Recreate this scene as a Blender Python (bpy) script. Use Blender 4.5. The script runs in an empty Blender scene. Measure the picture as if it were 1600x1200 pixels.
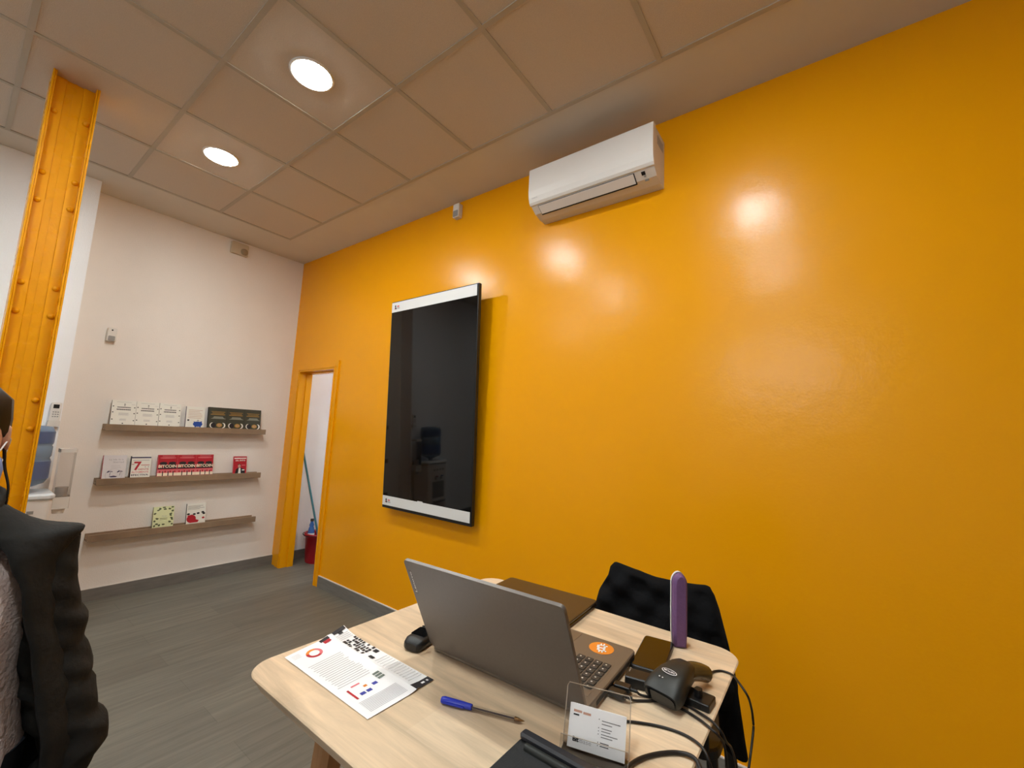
import bpy, math, random
from mathutils import Matrix, Vector
random.seed(7)
S = bpy.context.scene
COL = S.collection
PI = math.pi

# ------------------------------------------------------------------ camera
cam_d = bpy.data.cameras.new('camera')
cam_d.sensor_fit = 'HORIZONTAL'; cam_d.sensor_width = 36.0; cam_d.lens = 661.0/1600*36
cam_d.clip_start = 0.02; cam_d.clip_end = 100
cam = bpy.data.objects.new('camera', cam_d); COL.objects.link(cam)
R0 = (0.80185507, 0.59556847, 0.04823527); R1 = (-0.03223328, 0.12372352, -0.99179308); R2 = (-0.59664852, 0.79371953, 0.11840546)
CAM = (4.70573, -2.23385, 1.45854)
cam.matrix_world = Matrix(((R0[0], -R1[0], -R2[0], CAM[0]), (R0[1], -R1[1], -R2[1], CAM[1]), (R0[2], -R1[2], -R2[2], CAM[2]), (0, 0, 0, 1)))
S.camera = cam

# ------------------------------------------------------------------ world, exposure
w = bpy.data.worlds.new('daylight'); S.world = w; w.use_nodes = True
bg = w.node_tree.nodes['Background']; bg.inputs[0].default_value = (0.92, 0.96, 1.0, 1); bg.inputs[1].default_value = 10.0
S.view_settings.view_transform = 'Standard'; S.view_settings.look = 'None'
S.view_settings.exposure = 0.32; S.view_settings.gamma = 1.0; S.view_settings.use_curve_mapping = False
S.cycles.use_denoising = True
S.cycles.max_bounces = 10; S.cycles.diffuse_bounces = 6; S.cycles.transparent_max_bounces = 16
S.cycles.sample_clamp_indirect = 6.0
LAMP = 172.0            # radiance of the ceiling downlights
LAMP_COL = (0.94, 1.0, 0.98)
portal = bpy.data.lights.new('window_portal', 'AREA'); portal.shape = 'RECTANGLE'; portal.size = 1.5; portal.size_y = 0.95
portal.cycles.is_portal = True
po = bpy.data.objects.new('window_portal', portal); po.location = (4.10, -5.66, 2.70); po.rotation_euler = (PI/2, 0, 0); COL.objects.link(po)

# ------------------------------------------------------------------ materials
def lin(r, g, b):
    f = lambda c: (c/255/12.92) if c/255 <= 0.04045 else ((c/255+0.055)/1.055)**2.4
    return (f(r), f(g), f(b), 1)
MATS = {}
def mat(name, rgb, rough=0.5, spec=0.5, metal=0, noise=0, nscale=20, bump=0, bscale=60, trans=0, coat=0, stretch=None, alpha=1, emis=None, sheen=0, ior=1.45):
    if name in MATS: return MATS[name]
    m = bpy.data.materials.new(name); m.use_nodes = True; nt = m.node_tree; b = nt.nodes['Principled BSDF']
    c = lin(*rgb); b.inputs['Base Color'].default_value = c
    b.inputs['Roughness'].default_value = rough; b.inputs['Specular IOR Level'].default_value = spec; b.inputs['Metallic'].default_value = metal
    b.inputs['Transmission Weight'].default_value = trans; b.inputs['Coat Weight'].default_value = coat; b.inputs['Alpha'].default_value = alpha
    b.inputs['IOR'].default_value = ior
    if sheen: b.inputs['Sheen Weight'].default_value = sheen
    if emis: b.inputs['Emission Color'].default_value = lin(*emis[0]); b.inputs['Emission Strength'].default_value = emis[1]
    tc = nt.nodes.new('ShaderNodeTexCoord'); mp = nt.nodes.new('ShaderNodeMapping'); nt.links.new(tc.outputs['Object'], mp.inputs[0])
    if stretch: mp.inputs['Scale'].default_value = stretch
    if noise:
        n = nt.nodes.new('ShaderNodeTexNoise'); n.inputs['Scale'].default_value = nscale; n.inputs['Detail'].default_value = 5; nt.links.new(mp.outputs[0], n.inputs['Vector'])
        r = nt.nodes.new('ShaderNodeMapRange'); r.inputs['From Min'].default_value = 0.3; r.inputs['From Max'].default_value = 0.7
        r.inputs['To Min'].default_value = 1-noise; r.inputs['To Max'].default_value = 1+noise; nt.links.new(n.outputs['Fac'], r.inputs['Value'])
        mx = nt.nodes.new('ShaderNodeVectorMath'); mx.operation = 'SCALE'; mx.inputs[0].default_value = c[:3]; nt.links.new(r.outputs[0], mx.inputs['Scale'])
        nt.links.new(mx.outputs[0], b.inputs['Base Color'])
    if bump:
        n2 = nt.nodes.new('ShaderNodeTexNoise'); n2.inputs['Scale'].default_value = bscale; n2.inputs['Detail'].default_value = 4; nt.links.new(mp.outputs[0], n2.inputs['Vector'])
        bp = nt.nodes.new('ShaderNodeBump'); bp.inputs['Strength'].default_value = bump; bp.inputs['Distance'].default_value = 0.01
        nt.links.new(n2.outputs['Fac'], bp.inputs['Height']); nt.links.new(bp.outputs[0], b.inputs['Normal'])
    MATS[name] = m; return m
def planks(name, c1, c2, pw, pl, axis='Y', rough=0.45, grain=(60, 3, 1), seam=0.6, bumpy=0.15, mortar=0.0015):
    m = bpy.data.materials.new(name); m.use_nodes = True; nt = m.node_tree; b = nt.nodes['Principled BSDF']; N = nt.nodes.new; L = nt.links.new
    tc = N('ShaderNodeTexCoord'); mp = N('ShaderNodeMapping'); L(tc.outputs['Object'], mp.inputs[0])
    if axis == 'Y': mp.inputs['Rotation'].default_value = (0, 0, PI/2)
    br = N('ShaderNodeTexBrick'); br.inputs['Scale'].default_value = 1; br.inputs['Brick Width'].default_value = pl; br.inputs['Row Height'].default_value = pw
    br.inputs['Mortar Size'].default_value = mortar; br.inputs['Mortar Smooth'].default_value = 0.3; br.inputs['Color1'].default_value = lin(*c1); br.inputs['Color2'].default_value = lin(*c2)
    br.inputs['Mortar'].default_value = tuple(v*seam for v in lin(*c1)[:3])+(1,); br.offset = 0.37; L(mp.outputs[0], br.inputs['Vector'])
    m2 = N('ShaderNodeMapping'); m2.inputs['Scale'].default_value = (grain[1], grain[0], 1); L(mp.outputs[0], m2.inputs[0])
    n = N('ShaderNodeTexNoise'); n.inputs['Scale'].default_value = grain[2]; n.inputs['Detail'].default_value = 8; n.inputs['Roughness'].default_value = 0.65; n.inputs['Distortion'].default_value = 0.6; L(m2.outputs[0], n.inputs['Vector'])
    r = N('ShaderNodeMapRange'); r.inputs['From Min'].default_value = 0.3; r.inputs['From Max'].default_value = 0.7; r.inputs['To Min'].default_value = 0.74; r.inputs['To Max'].default_value = 1.22; L(n.outputs['Fac'], r.inputs['Value'])
    mx = N('ShaderNodeVectorMath'); mx.operation = 'SCALE'; L(br.outputs['Color'], mx.inputs[0]); L(r.outputs[0], mx.inputs['Scale']); L(mx.outputs[0], b.inputs['Base Color'])
    b.inputs['Roughness'].default_value = rough
    bp = N('ShaderNodeBump'); bp.inputs['Strength'].default_value = bumpy; bp.inputs['Distance'].default_value = 0.002; L(n.outputs['Fac'], bp.inputs['Height']); L(bp.outputs[0], b.inputs['Normal'])
    MATS[name] = m; return m

def yellow_paint(name, rough=0.24, base=(0.87, 0.36, 0.0)):
    # glossy oil paint, rolled on: fine roller stipple, slow waviness, uneven gloss
    m = bpy.data.materials.new(name); m.use_nodes = True; nt = m.node_tree; b = nt.nodes['Principled BSDF']; N = nt.nodes.new; L = nt.links.new
    tc = N('ShaderNodeTexCoord')
    def noise(scale, detail, st=(1, 1, 1)):
        mp = N('ShaderNodeMapping'); mp.inputs['Scale'].default_value = st; L(tc.outputs['Object'], mp.inputs[0])
        n = N('ShaderNodeTexNoise'); n.inputs['Scale'].default_value = scale; n.inputs['Detail'].default_value = detail; L(mp.outputs[0], n.inputs['Vector']); return n
    n1 = noise(1.6, 3); r = N('ShaderNodeMapRange'); r.inputs['To Min'].default_value = 0.97; r.inputs['To Max'].default_value = 1.03; L(n1.outputs['Fac'], r.inputs['Value'])
    mx = N('ShaderNodeVectorMath'); mx.operation = 'SCALE'; mx.inputs[0].default_value = base; L(r.outputs[0], mx.inputs['Scale']); L(mx.outputs[0], b.inputs['Base Color'])
    n2 = noise(5, 4, (1, 1, 1.3)); r2 = N('ShaderNodeMapRange'); r2.inputs['To Min'].default_value = rough-0.03; r2.inputs['To Max'].default_value = rough+0.04; L(n2.outputs['Fac'], r2.inputs['Value']); L(r2.outputs[0], b.inputs['Roughness'])
    f = noise(95, 3); g = noise(7, 2, (1, 1, 1.1))
    b1 = N('ShaderNodeBump'); b1.inputs['Strength'].default_value = 0.10; b1.inputs['Distance'].default_value = 0.004; L(f.outputs['Fac'], b1.inputs['Height'])
    b2 = N('ShaderNodeBump'); b2.inputs['Strength'].default_value = 0.09; b2.inputs['Distance'].default_value = 0.02; L(g.outputs['Fac'], b2.inputs['Height']); L(b1.outputs[0], b2.inputs['Normal'])
    L(b2.outputs[0], b.inputs['Normal']); b.inputs['Specular IOR Level'].default_value = 0.32
    MATS[name] = m; return m

M_YEL = yellow_paint('yellow_gloss_paint')
M_COLY = yellow_paint('yellow_column_paint', 0.27, (0.80, 0.335, 0.0))
M_CREAM = mat('cream_wall_paint', (238, 230, 222), 0.85, noise=0.02, nscale=3, bump=0.25, bscale=140)
M_WHITE = mat('white_wall_paint', (246, 246, 248), 0.8, noise=0.02, nscale=3, bump=0.2, bscale=140)
M_PLASTER = mat('ceiling_plaster', (214, 207, 196), 0.9, noise=0.02, nscale=4)
M_TILE = mat('ceiling_tile', (210, 198, 184), 0.95, noise=0.06, nscale=260, bump=0.3, bscale=400)
M_GRID = mat('ceiling_tee', (184, 175, 160), 0.6, noise=0.03, nscale=10)
M_FLOOR = planks('grey_wood_floor', (114, 111, 101), (105, 102, 93), 0.19, 1.25, 'Y', 0.5, (34, 2.2, 1), 0.7, 0.25)
M_BASE = mat('grey_baseboard', (118, 114, 108), 0.5, noise=0.12, nscale=8, stretch=(1, 1, 6))
M_SHELF = planks('shelf_oak', (150, 124, 98), (140, 116, 92), 0.3, 2.5, 'Y', 0.6, (70, 3, 1), 1, 0.1, 0.0)
M_BIRCH = planks('birch_top', (223, 199, 169), (212, 185, 153), 0.095, 0.55, 'X', 0.38, (30, 3, 1), 0.93, 0.06, 0.0006)
M_BIRCH_S = mat('birch_side', (214, 180, 140), 0.45, noise=0.07, nscale=14, stretch=(2, 2, 10))
M_LEGW = mat('birch_leg', (170, 128, 88), 0.5, noise=0.1, nscale=12, stretch=(8, 8, 1))
M_BLACK = mat('black_plastic', (22, 22, 23), 0.42, noise=0.05, nscale=30)
M_BLACKG = mat('black_gloss', (12, 12, 13), 0.08)
M_RUBBER = mat('black_rubber', (30, 30, 31), 0.62, bump=0.1, bscale=300)
M_CABLE = mat('black_cable', (24, 20, 19), 0.45)
M_SCREEN = mat('screen_glass', (6, 6, 7), 0.035, spec=0.5)
M_STRIP = mat('white_banner', (224, 222, 220), 0.45)
M_WPL = mat('white_plastic', (232, 226, 220), 0.35, noise=0.01, nscale=6)
M_WPL2 = mat('white_plastic_matte', (222, 216, 208), 0.55)
M_DARK = mat('dark_slot', (14, 10, 9), 0.7)
M_GREYP = mat('grey_plastic', (150, 146, 142), 0.45)
M_LAP = mat('laptop_grey', (112, 106, 101), 0.42, metal=0.4, noise=0.03, nscale=200)
M_LAPB = mat('laptop_base_grey', (120, 112, 102), 0.4, metal=0.5)
M_LAP2 = mat('laptop_dark', (58, 50, 42), 0.22, metal=0.3)
M_KEY = mat('key_cap', (52, 50, 48), 0.5)
M_LEG = mat('key_legend', (225, 225, 220), 0.5)
M_CHROME = mat('chrome', (190, 188, 184), 0.18, metal=1)
M_PAPER = mat('paper_white', (238, 236, 236), 0.6)
M_ORANGE = mat('orange_print', (226, 134, 44), 0.45)
M_RED = mat('red_print', (190, 36, 48), 0.45)
M_INK = mat('ink', (34, 30, 34), 0.6)
M_TXT = mat('grey_text', (172, 168, 170), 0.6)
M_BLUE = mat('blue_print', (52, 62, 150), 0.5)
M_PURPLE = mat('purple_fabric', (112, 78, 122), 0.7, bump=0.2, bscale=500, noise=0.06, nscale=200)
M_JACK = mat('black_coat_cloth', (17, 17, 19), 0.95, spec=0.15, noise=0.2, nscale=12, bump=0.35, bscale=45)
M_JACKP = mat('black_jacket_cloth', (27, 27, 26), 0.8, spec=0.3, noise=0.25, nscale=10, bump=0.45, bscale=30)
M_KNIT = mat('taupe_knit', (205, 188, 184), 0.95, noise=0.12, nscale=22, bump=0.6, bscale=120)
M_SKIN = mat('skin', (198, 148, 122), 0.5, noise=0.04, nscale=20)
M_HAIR = mat('dark_hair', (20, 15, 14), 0.45, noise=0.3, nscale=60, stretch=(4, 4, 0.4))
M_MASKB = mat('mask_blue', (112, 134, 190), 0.8)
M_DENIM = mat('dark_trousers', (30, 32, 40), 0.9, noise=0.1)
M_REDB = mat('red_bucket_plastic', (168, 24, 40), 0.35)
M_BLUEB = mat('blue_bottle_plastic', (70, 130, 215), 0.2, trans=0.35)
M_WATER = mat('blue_bottle_clear', (160, 184, 210), 0.12, trans=0.55, ior=1.2)
M_WATERD = mat('blue_bottle_band', (92, 112, 156), 0.3, trans=0.15)
M_TEAL = mat('teal_handle', (70, 132, 148), 0.4)
M_ACR = bpy.data.materials.new('clear_acrylic'); M_ACR.use_nodes = True
_nt = M_ACR.node_tree; _nt.nodes.remove(_nt.nodes['Principled BSDF'])
_t = _nt.nodes.new('ShaderNodeBsdfTransparent'); _t.inputs[0].default_value = (0.93, 0.93, 0.93, 1); _g = _nt.nodes.new('ShaderNodeBsdfGlossy'); _g.inputs['Roughness'].default_value = 0.06
_f = _nt.nodes.new('ShaderNodeFresnel'); _f.inputs[0].default_value = 1.5; _x = _nt.nodes.new('ShaderNodeMixShader')
_nt.links.new(_f.outputs[0], _x.inputs[0]); _nt.links.new(_t.outputs[0], _x.inputs[1]); _nt.links.new(_g.outputs[0], _x.inputs[2]); _nt.links.new(_x.outputs[0], _nt.nodes['Material Output'].inputs[0])
M_ACRE = mat('acrylic_edge', (214, 200, 182), 0.15, spec=0.8, alpha=0.75)
M_GLASSW = M_ACR
M_LAMP = bpy.data.materials.new('lamp_diffuser'); M_LAMP.use_nodes = True
_b = M_LAMP.node_tree.nodes['Principled BSDF']; _b.inputs['Emission Color'].default_value = LAMP_COL+(1,); _b.inputs['Emission Strength'].default_value = LAMP
_b.inputs['Base Color'].default_value = (0.8, 0.8, 0.8, 1)
M_LAMPC = bpy.data.materials.new('closet_lamp_diffuser'); M_LAMPC.use_nodes = True
_b = M_LAMPC.node_tree.nodes['Principled BSDF']; _b.inputs['Emission Color'].default_value = (0.86, 0.94, 1.0, 1); _b.inputs['Emission Strength'].default_value = 42

# ------------------------------------------------------------------ mesh building
I4 = Matrix.Identity(4)
class MB:
    def __init__(s): s.v = []; s.f = []; s.m = []; s.mats = []; s.sm = []
    def mi(s, m):
        if m not in s.mats: s.mats.append(m)
        return s.mats.index(m)
    def add(s, vs, fs, m, M=None, smooth=False):
        o = len(s.v); M = M or I4
        s.v += [tuple(M @ Vector(p)) for p in vs]; k = s.mi(m)
        for f in fs: s.f.append([o+i for i in f]); s.m.append(k); s.sm.append(smooth)
        return s
    def box(s, a, b, m, M=None):
        x0, y0, z0 = a; x1, y1, z1 = b
        vs = [(x0,y0,z0),(x1,y0,z0),(x1,y1,z0),(x0,y1,z0),(x0,y0,z1),(x1,y0,z1),(x1,y1,z1),(x0,y1,z1)]
        return s.add(vs, [(0,3,2,1),(4,5,6,7),(0,1,5,4),(1,2,6,5),(2,3,7,6),(3,0,4,7)], m, M)
    def rbox(s, a, b, r, m, M=None, n=5, axis=2, ch=0.0):
        # box with corners rounded about one axis, optional small chamfer on the two caps
        c = [(a[i]+b[i])/2 for i in range(3)]; h = [(b[i]-a[i])/2 for i in range(3)]
        i, j = [(1,2),(2,0),(0,1)][axis]
        def ring(q, ins):
            out = []
            for cx, cy, a0 in ((1,1,0),(-1,1,90),(-1,-1,180),(1,-1,270)):
                for k in range(n+1):
                    t = math.radians(a0+90*k/n); rr = max(r-ins, 1e-5)
                    p = [0,0,0]; p[i] = c[i]+cx*(h[i]-r)+rr*math.cos(t); p[j] = c[j]+cy*(h[j]-r)+rr*math.sin(t); p[axis] = q; out.append(tuple(p))
            return out
        lo, hi = a[axis], b[axis]
        rings = [ring(lo, ch), ring(lo+ch, 0), ring(hi-ch, 0), ring(hi, ch)] if ch else [ring(lo, 0), ring(hi, 0)]
        return s.loft(rings, m, M, smooth=False)
    def loft(s, rings, m, M=None, smooth=True, cap=(True, True), closed=True):
        n = len(rings[0]); vs = [p for r in rings for p in r]; fs = []
        for k in range(len(rings)-1):
            for i in range(n if closed else n-1):
                j = (i+1) % n; fs.append((k*n+i, k*n+j, (k+1)*n+j, (k+1)*n+i))
        s.add(vs, fs, m, M, smooth)
        if closed and cap[0]: s.add(rings[0], [tuple(range(n))[::-1]], m, M)
        if closed and cap[1]: s.add(rings[-1], [tuple(range(n))], m, M)
        return s
    def lathe(s, prof, m, M=None, n=28, smooth=True, ell=1.0):
        rings = [[(max(r, 1e-5)*math.cos(2*PI*i/n), max(r, 1e-5)*math.sin(2*PI*i/n)*ell, z) for i in range(n)] for r, z in prof]
        return s.loft(rings, m, M, smooth)
    def prism(s, poly, z0, z1, m, M=None):
        n = len(poly); return s.loft([[(x, y, z0) for x, y in poly], [(x, y, z1) for x, y in poly]], m, M, smooth=False)
    def tube(s, pts, r, m, M=None, n=8, samples=8, ry=None):
        P = smooth_path(pts, samples) if samples > 1 else [Vector(p) for p in pts]
        rings = []; up = Vector((0, 0, 1))
        for i, p in enumerate(P):
            d = (P[min(i+1, len(P)-1)]-P[max(i-1, 0)]).normalized()
            a = d.cross(up)
            if a.length < 1e-3: a = d.cross(Vector((0, 1, 0)))
            a.normalize(); b = a.cross(d).normalized()
            rr = r(i/(len(P)-1)) if callable(r) else r
            rings.append([tuple(p+a*rr*math.cos(2*PI*k/n)+b*(rr*(ry or 1))*math.sin(2*PI*k/n)) for k in range(n)])
        return s.loft(rings, m, M)
    def build(s, name, parent=None, loc=None, bevel=0, seg=2, fix=True):
        me = bpy.data.meshes.new(name)
        o = bpy.data.objects.new(name, me)
        off = Vector(loc) if loc is not None else (Vector(parent['_o']) if parent is not None else Vector((0, 0, 0)))
        me.from_pydata([tuple(Vector(p)-off) for p in s.v], [], s.f)
        for m in s.mats: me.materials.append(m)
        for p, k, sm in zip(me.polygons, s.m, s.sm): p.material_index = k; p.use_smooth = sm
        if fix:
            import bmesh
            bm = bmesh.new(); bm.from_mesh(me); bmesh.ops.recalc_face_normals(bm, faces=bm.faces); bm.to_mesh(me); bm.free()
        me.update(); COL.objects.link(o)
        if parent is not None: o.parent = parent
        elif loc is not None: o.location = loc
        o['_o'] = tuple(off)
        if bevel:
            bv = o.modifiers.new('bevel', 'BEVEL'); bv.width = bevel; bv.segments = seg; bv.limit_method = 'ANGLE'; bv.angle_limit = math.radians(40)
        return o
def smooth_path(pts, k):
    P = [Vector(p) for p in pts]; P = [P[0]*2-P[1]]+P+[P[-1]*2-P[-2]]; out = []
    for i in range(1, len(P)-2):
        for j in range(k):
            t = j/k; a, b, c, d = P[i-1], P[i], P[i+1], P[i+2]
            out.append(0.5*((2*b)+(c-a)*t+(2*a-5*b+4*c-d)*t*t+(3*b-a-3*c+d)*t**3))
    out.append(P[-2]); return out
def empty(name, loc):
    o = bpy.data.objects.new(name, None); o.empty_display_size = 0.05; o.location = loc; COL.objects.link(o); o['_o'] = tuple(loc); return o
def tag(o, label, cat, group=None):
    o['label'] = label; o['category'] = cat
    if group: o['group'] = group
    return o
def struct(o, label=None, cat=None):
    o['kind'] = 'structure'
    if label: o['label'] = label; o['category'] = cat
    return o
def T(x=0, y=0, z=0, rx=0, ry=0, rz=0): return Matrix.Translation((x, y, z)) @ Matrix.Rotation(rz, 4, 'Z') @ Matrix.Rotation(ry, 4, 'Y') @ Matrix.Rotation(rx, 4, 'X')
TXT = {}
def text_geo(t, bold=0.0):
    if (t, bold) in TXT: return TXT[(t, bold)]
    cu = bpy.data.curves.new('t', 'FONT'); cu.body = t; cu.size = 1; cu.offset = bold; cu.resolution_u = 3; cu.fill_mode = 'FRONT'
    ob = bpy.data.objects.new('t', cu); COL.objects.link(ob); bpy.context.view_layer.update()
    me = bpy.data.meshes.new_from_object(ob.evaluated_get(bpy.context.evaluated_depsgraph_get()))
    vs = [tuple(v.co) for v in me.vertices]; fs = [tuple(p.vertices) for p in me.polygons]
    bpy.data.objects.remove(ob); bpy.data.curves.remove(cu); bpy.data.meshes.remove(me)
    x0 = min(v[0] for v in vs); x1 = max(v[0] for v in vs); y0 = min(v[1] for v in vs); y1 = max(v[1] for v in vs)
    vs = [((v[0]-x0)/(x1-x0), (v[1]-y0)/(y1-y0), 0) for v in vs]
    TXT[(t, bold)] = (vs, fs, (x1-x0)/(y1-y0)); return TXT[(t, bold)]
class Art:
    """flat print: M maps (u right, v up, n out) in metres onto the surface"""
    def __init__(s, mb, M, w, h, eps=0.00025): s.mb = mb; s.M = M; s.w = w; s.h = h; s.e = eps
    def poly(s, pts, m, l=1): s.mb.add([(u*s.w, v*s.h, l*s.e) for u, v in pts], [tuple(range(len(pts)))], m, s.M)
    def rect(s, u0, v0, u1, v1, m, l=1): s.poly([(u0, v0), (u1, v0), (u1, v1), (u0, v1)], m, l)
    def ell(s, u, v, ru, rv, m, l=1, n=20, a0=0, a1=360):
        s.poly([(u+ru*math.cos(math.radians(a0+(a1-a0)*i/n)), v+rv*math.sin(math.radians(a0+(a1-a0)*i/n))) for i in range(n if a1-a0 == 360 else n+1)], m, l)
    def ring(s, u, v, ro, ri, m, l=1, a0=0, a1=360, n=24):
        asp = s.w/s.h
        for i in range(n):
            t0 = math.radians(a0+(a1-a0)*i/n); t1 = math.radians(a0+(a1-a0)*(i+1)/n)
            s.poly([(u+ri*math.cos(t0), v+ri*asp*math.sin(t0)), (u+ro*math.cos(t0), v+ro*asp*math.sin(t0)), (u+ro*math.cos(t1), v+ro*asp*math.sin(t1)), (u+ri*math.cos(t1), v+ri*asp*math.sin(t1))], m, l)
    def text(s, t, u0, v0, u1, v1, m, l=1, bold=0.0, rot=False):
        vs, fs, _ = text_geo(t, bold); q = [(u0+(1-x if rot else x)*(u1-u0), v0+(1-y if rot else y)*(v1-v0)) for x, y, z in vs]
        s.mb.add([(a*s.w, b*s.h, l*s.e) for a, b in q], fs, m, s.M)
    def lines(s, u0, v0, u1, v1, n, m, l=1, th=0.35, ragged=0.15):
        st = (v1-v0)/n
        for i in range(n):
            v = v0+st*i; e = u1-(u1-u0)*random.random()*ragged; s.rect(u0, v, e, v+st*th, m, l)

# ------------------------------------------------------------------ room shell
H = 3.258
XR, YF = 7.6, -5.6
mb = MB().box((-0.1, YF-0.1, -0.1), (XR+0.1, 2.0, 0), M_FLOOR); struct(mb.build('floor'))
cz = MB(); cz.box((-0.1, YF-0.1, H+0.004), (XR+0.1, 0.12, H+0.1), M_PLASTER)
GX, GY, TS = 0.519, -0.409, 0.6
nx, ny = 11, 8
# plaster border stands level with the tees, the tiles sit just above them
cz.box((-0.05, YF, H), (GX, 0.0, H+0.004), M_PLASTER); cz.box((GX, GY, H), (XR, 0.0, H+0.004), M_PLASTER)
cz.box((GX+nx*TS, YF, H), (XR, GY, H+0.004), M_PLASTER); cz.box((GX, YF, H), (GX+nx*TS, GY-ny*TS, H+0.004), M_PLASTER)
ceil = struct(cz.build('ceiling'))
tl = MB()
for i in range(nx):
    for j in range(ny):
        tl.box((GX+i*TS+0.004, GY-(j+1)*TS+0.004, H-0.001), (GX+(i+1)*TS-0.004, GY-j*TS-0.004, H+0.003), M_TILE)
t_o = tl.build('ceiling_tiles', ceil)
gr = MB()
for i in range(nx+1): gr.box((GX+i*TS-0.012, GY-ny*TS, H-0.006), (GX+i*TS+0.012, GY+0.012, H+0.002), M_GRID)
for j in range(ny+1): gr.box((GX-0.012, GY-j*TS-0.012, H-0.0055), (GX+nx*TS, GY-j*TS+0.012, H+0.002), M_GRID)
gr.build('ceiling_grid', ceil)

DX0, DX1, DZ = 0.19, 0.868, 2.022
wb = MB(); wb.box((-0.0, 0, 0), (DX0, 0.12, H), M_YEL); wb.box((DX1, 0, 0), (XR, 0.12, H), M_YEL); wb.box((DX0, 0, DZ), (DX1, 0.12, H), M_YEL)
struct(wb.build('wall_back'), 'glossy yellow painted wall with the wall screen and air conditioner', 'wall')
struct(MB().box((-0.12, YF, 0), (0, 0.12, H), M_CREAM).build('wall_left'), 'cream wall carrying the three book ledges', 'wall')
struct(MB().box((0, YF, 0), (0.235, -1.715, H), M_WHITE).build('wall_pilaster'), 'bright white wall projection behind the yellow column', 'wall')
struct(MB().box((XR, YF, 0), (XR+0.12, 0.12, H), M_WHITE).build('wall_right'))
WX0, WX1, WZ, WB = 3.38, 4.82, 3.16, 2.24
wf = MB(); wf.box((0.235, YF-0.12, 0), (WX0, YF, H), M_WHITE); wf.box((WX1, YF-0.12, 0), (XR, YF, H), M_WHITE); wf.box((WX0, YF-0.12, WZ), (WX1, YF, H), M_WHITE); wf.box((WX0, YF-0.12, 0), (WX1, YF, WB), M_WHITE)
struct(wf.build('wall_front'))
fr = MB()
for a, b in (((WX0, WB), (WX0+0.05, WZ)), ((WX1-0.05, WB), (WX1, WZ)), ((WX0+0.05, WZ-0.05), (WX1-0.05, WZ)), ((WX0+0.05, WB), (WX1-0.05, WB+0.06)), ((3.98, WB+0.06), (4.05, WZ-0.05))):
    fr.box((a[0], YF-0.09, a[1]), (b[0], YF-0.03, b[1]), M_GREYP)
wn = struct(fr.build('window_1')); MB().box((WX0+0.05, YF-0.065, WB+0.06), (WX1-0.05, YF-0.059, WZ-0.05), M_GLASSW).build('glass', wn)
# closet behind the doorway
cw = MB(); cw.box((-0.12, 0.12, 0), (0, 1.7, 2.75), M_WHITE); cw.box((0, 1.6, 0), (1.7, 1.7, 2.75), M_WHITE); cw.box((1.6, 0.12, 0), (1.7, 1.6, 2.75), M_WHITE)
struct(cw.build('wall_closet'), 'white wall of the lit closet seen through the doorway', 'wall')
struct(MB().box((-0.12, 0.12, 2.75), (1.7, 1.7, 2.85), M_WHITE).build('ceiling_closet'))
# baseboards
BH = 0.094
struct(MB().box((0.0, -1.715, 0), (0.014, -0.0, BH), M_BASE).box((0.0, -1.715, BH), (0.008, -0.0, BH+0.004), M_WPL2).build('baseboard_left'))
struct(MB().box((DX1+0.067, -0.014, 0), (XR, 0, BH), M_BASE).box((DX1+0.067, -0.009, BH), (XR, 0, BH+0.005), M_WPL2).build('baseboard_back'))
struct(MB().box((0.235, YF, 0), (0.249, -1.701, BH), M_BASE).build('baseboard_pilaster'))
struct(MB().box((0.0, 0.125, 0), (0.014, 1.6, BH), M_BASE).box((0.014, 1.586, 0), (1.6, 1.6, BH), M_BASE).build('baseboard_closet'))
struct(MB().box((XR-0.014, YF, 0), (XR, -0.014, BH), M_BASE).build('baseboard_right'))
# door frame (no leaf in the opening)
d = MB(); y0 = -0.014
d.box((DX0-0.088, y0, 0), (DX0-0.004, 0, DZ+0.07), M_YEL); d.box((DX1+0.004, y0, 0), (DX1+0.066, 0, DZ+0.07), M_YEL); d.box((DX0-0.004, y0, DZ+0.004), (DX1+0.004, 0, DZ+0.07), M_YEL)
d.box((DX0-0.02, y0-0.006, 0), (DX0-0.004, y0, DZ+0.016), M_YEL); d.box((DX1+0.004, y0-0.006, 0), (DX1+0.02, y0, DZ+0.016), M_YEL); d.box((DX0-0.004, y0-0.006, DZ+0.004), (DX1+0.004, y0, DZ+0.016), M_YEL)
d.box((DX0-0.004, y0, 0), (DX0+0.012, 0.12, DZ), M_YEL); d.box((DX1-0.012, y0, 0), (DX1+0.004, 0.12, DZ), M_YEL); d.box((DX0+0.012, y0, DZ-0.012), (DX1-0.012, 0.12, DZ+0.004), M_YEL)
d.box((DX0+0.012, 0.06, 0), (DX0+0.026, 0.12, DZ-0.012), M_YEL); d.box((DX1-0.026, 0.06, 0), (DX1-0.012, 0.12, DZ-0.012), M_YEL); d.box((DX0+0.026, 0.06, DZ-0.026), (DX1-0.026, 0.12, DZ-0.012), M_YEL)
dr = struct(d.build('door_1', bevel=0.0015), 'yellow painted door frame of the open closet doorway', 'door frame')
MB().box((DX1-0.0135, -0.006, 1.55), (DX1-0.012, 0.02, 1.60), M_CHROME).build('strike_plate', dr)

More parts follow.
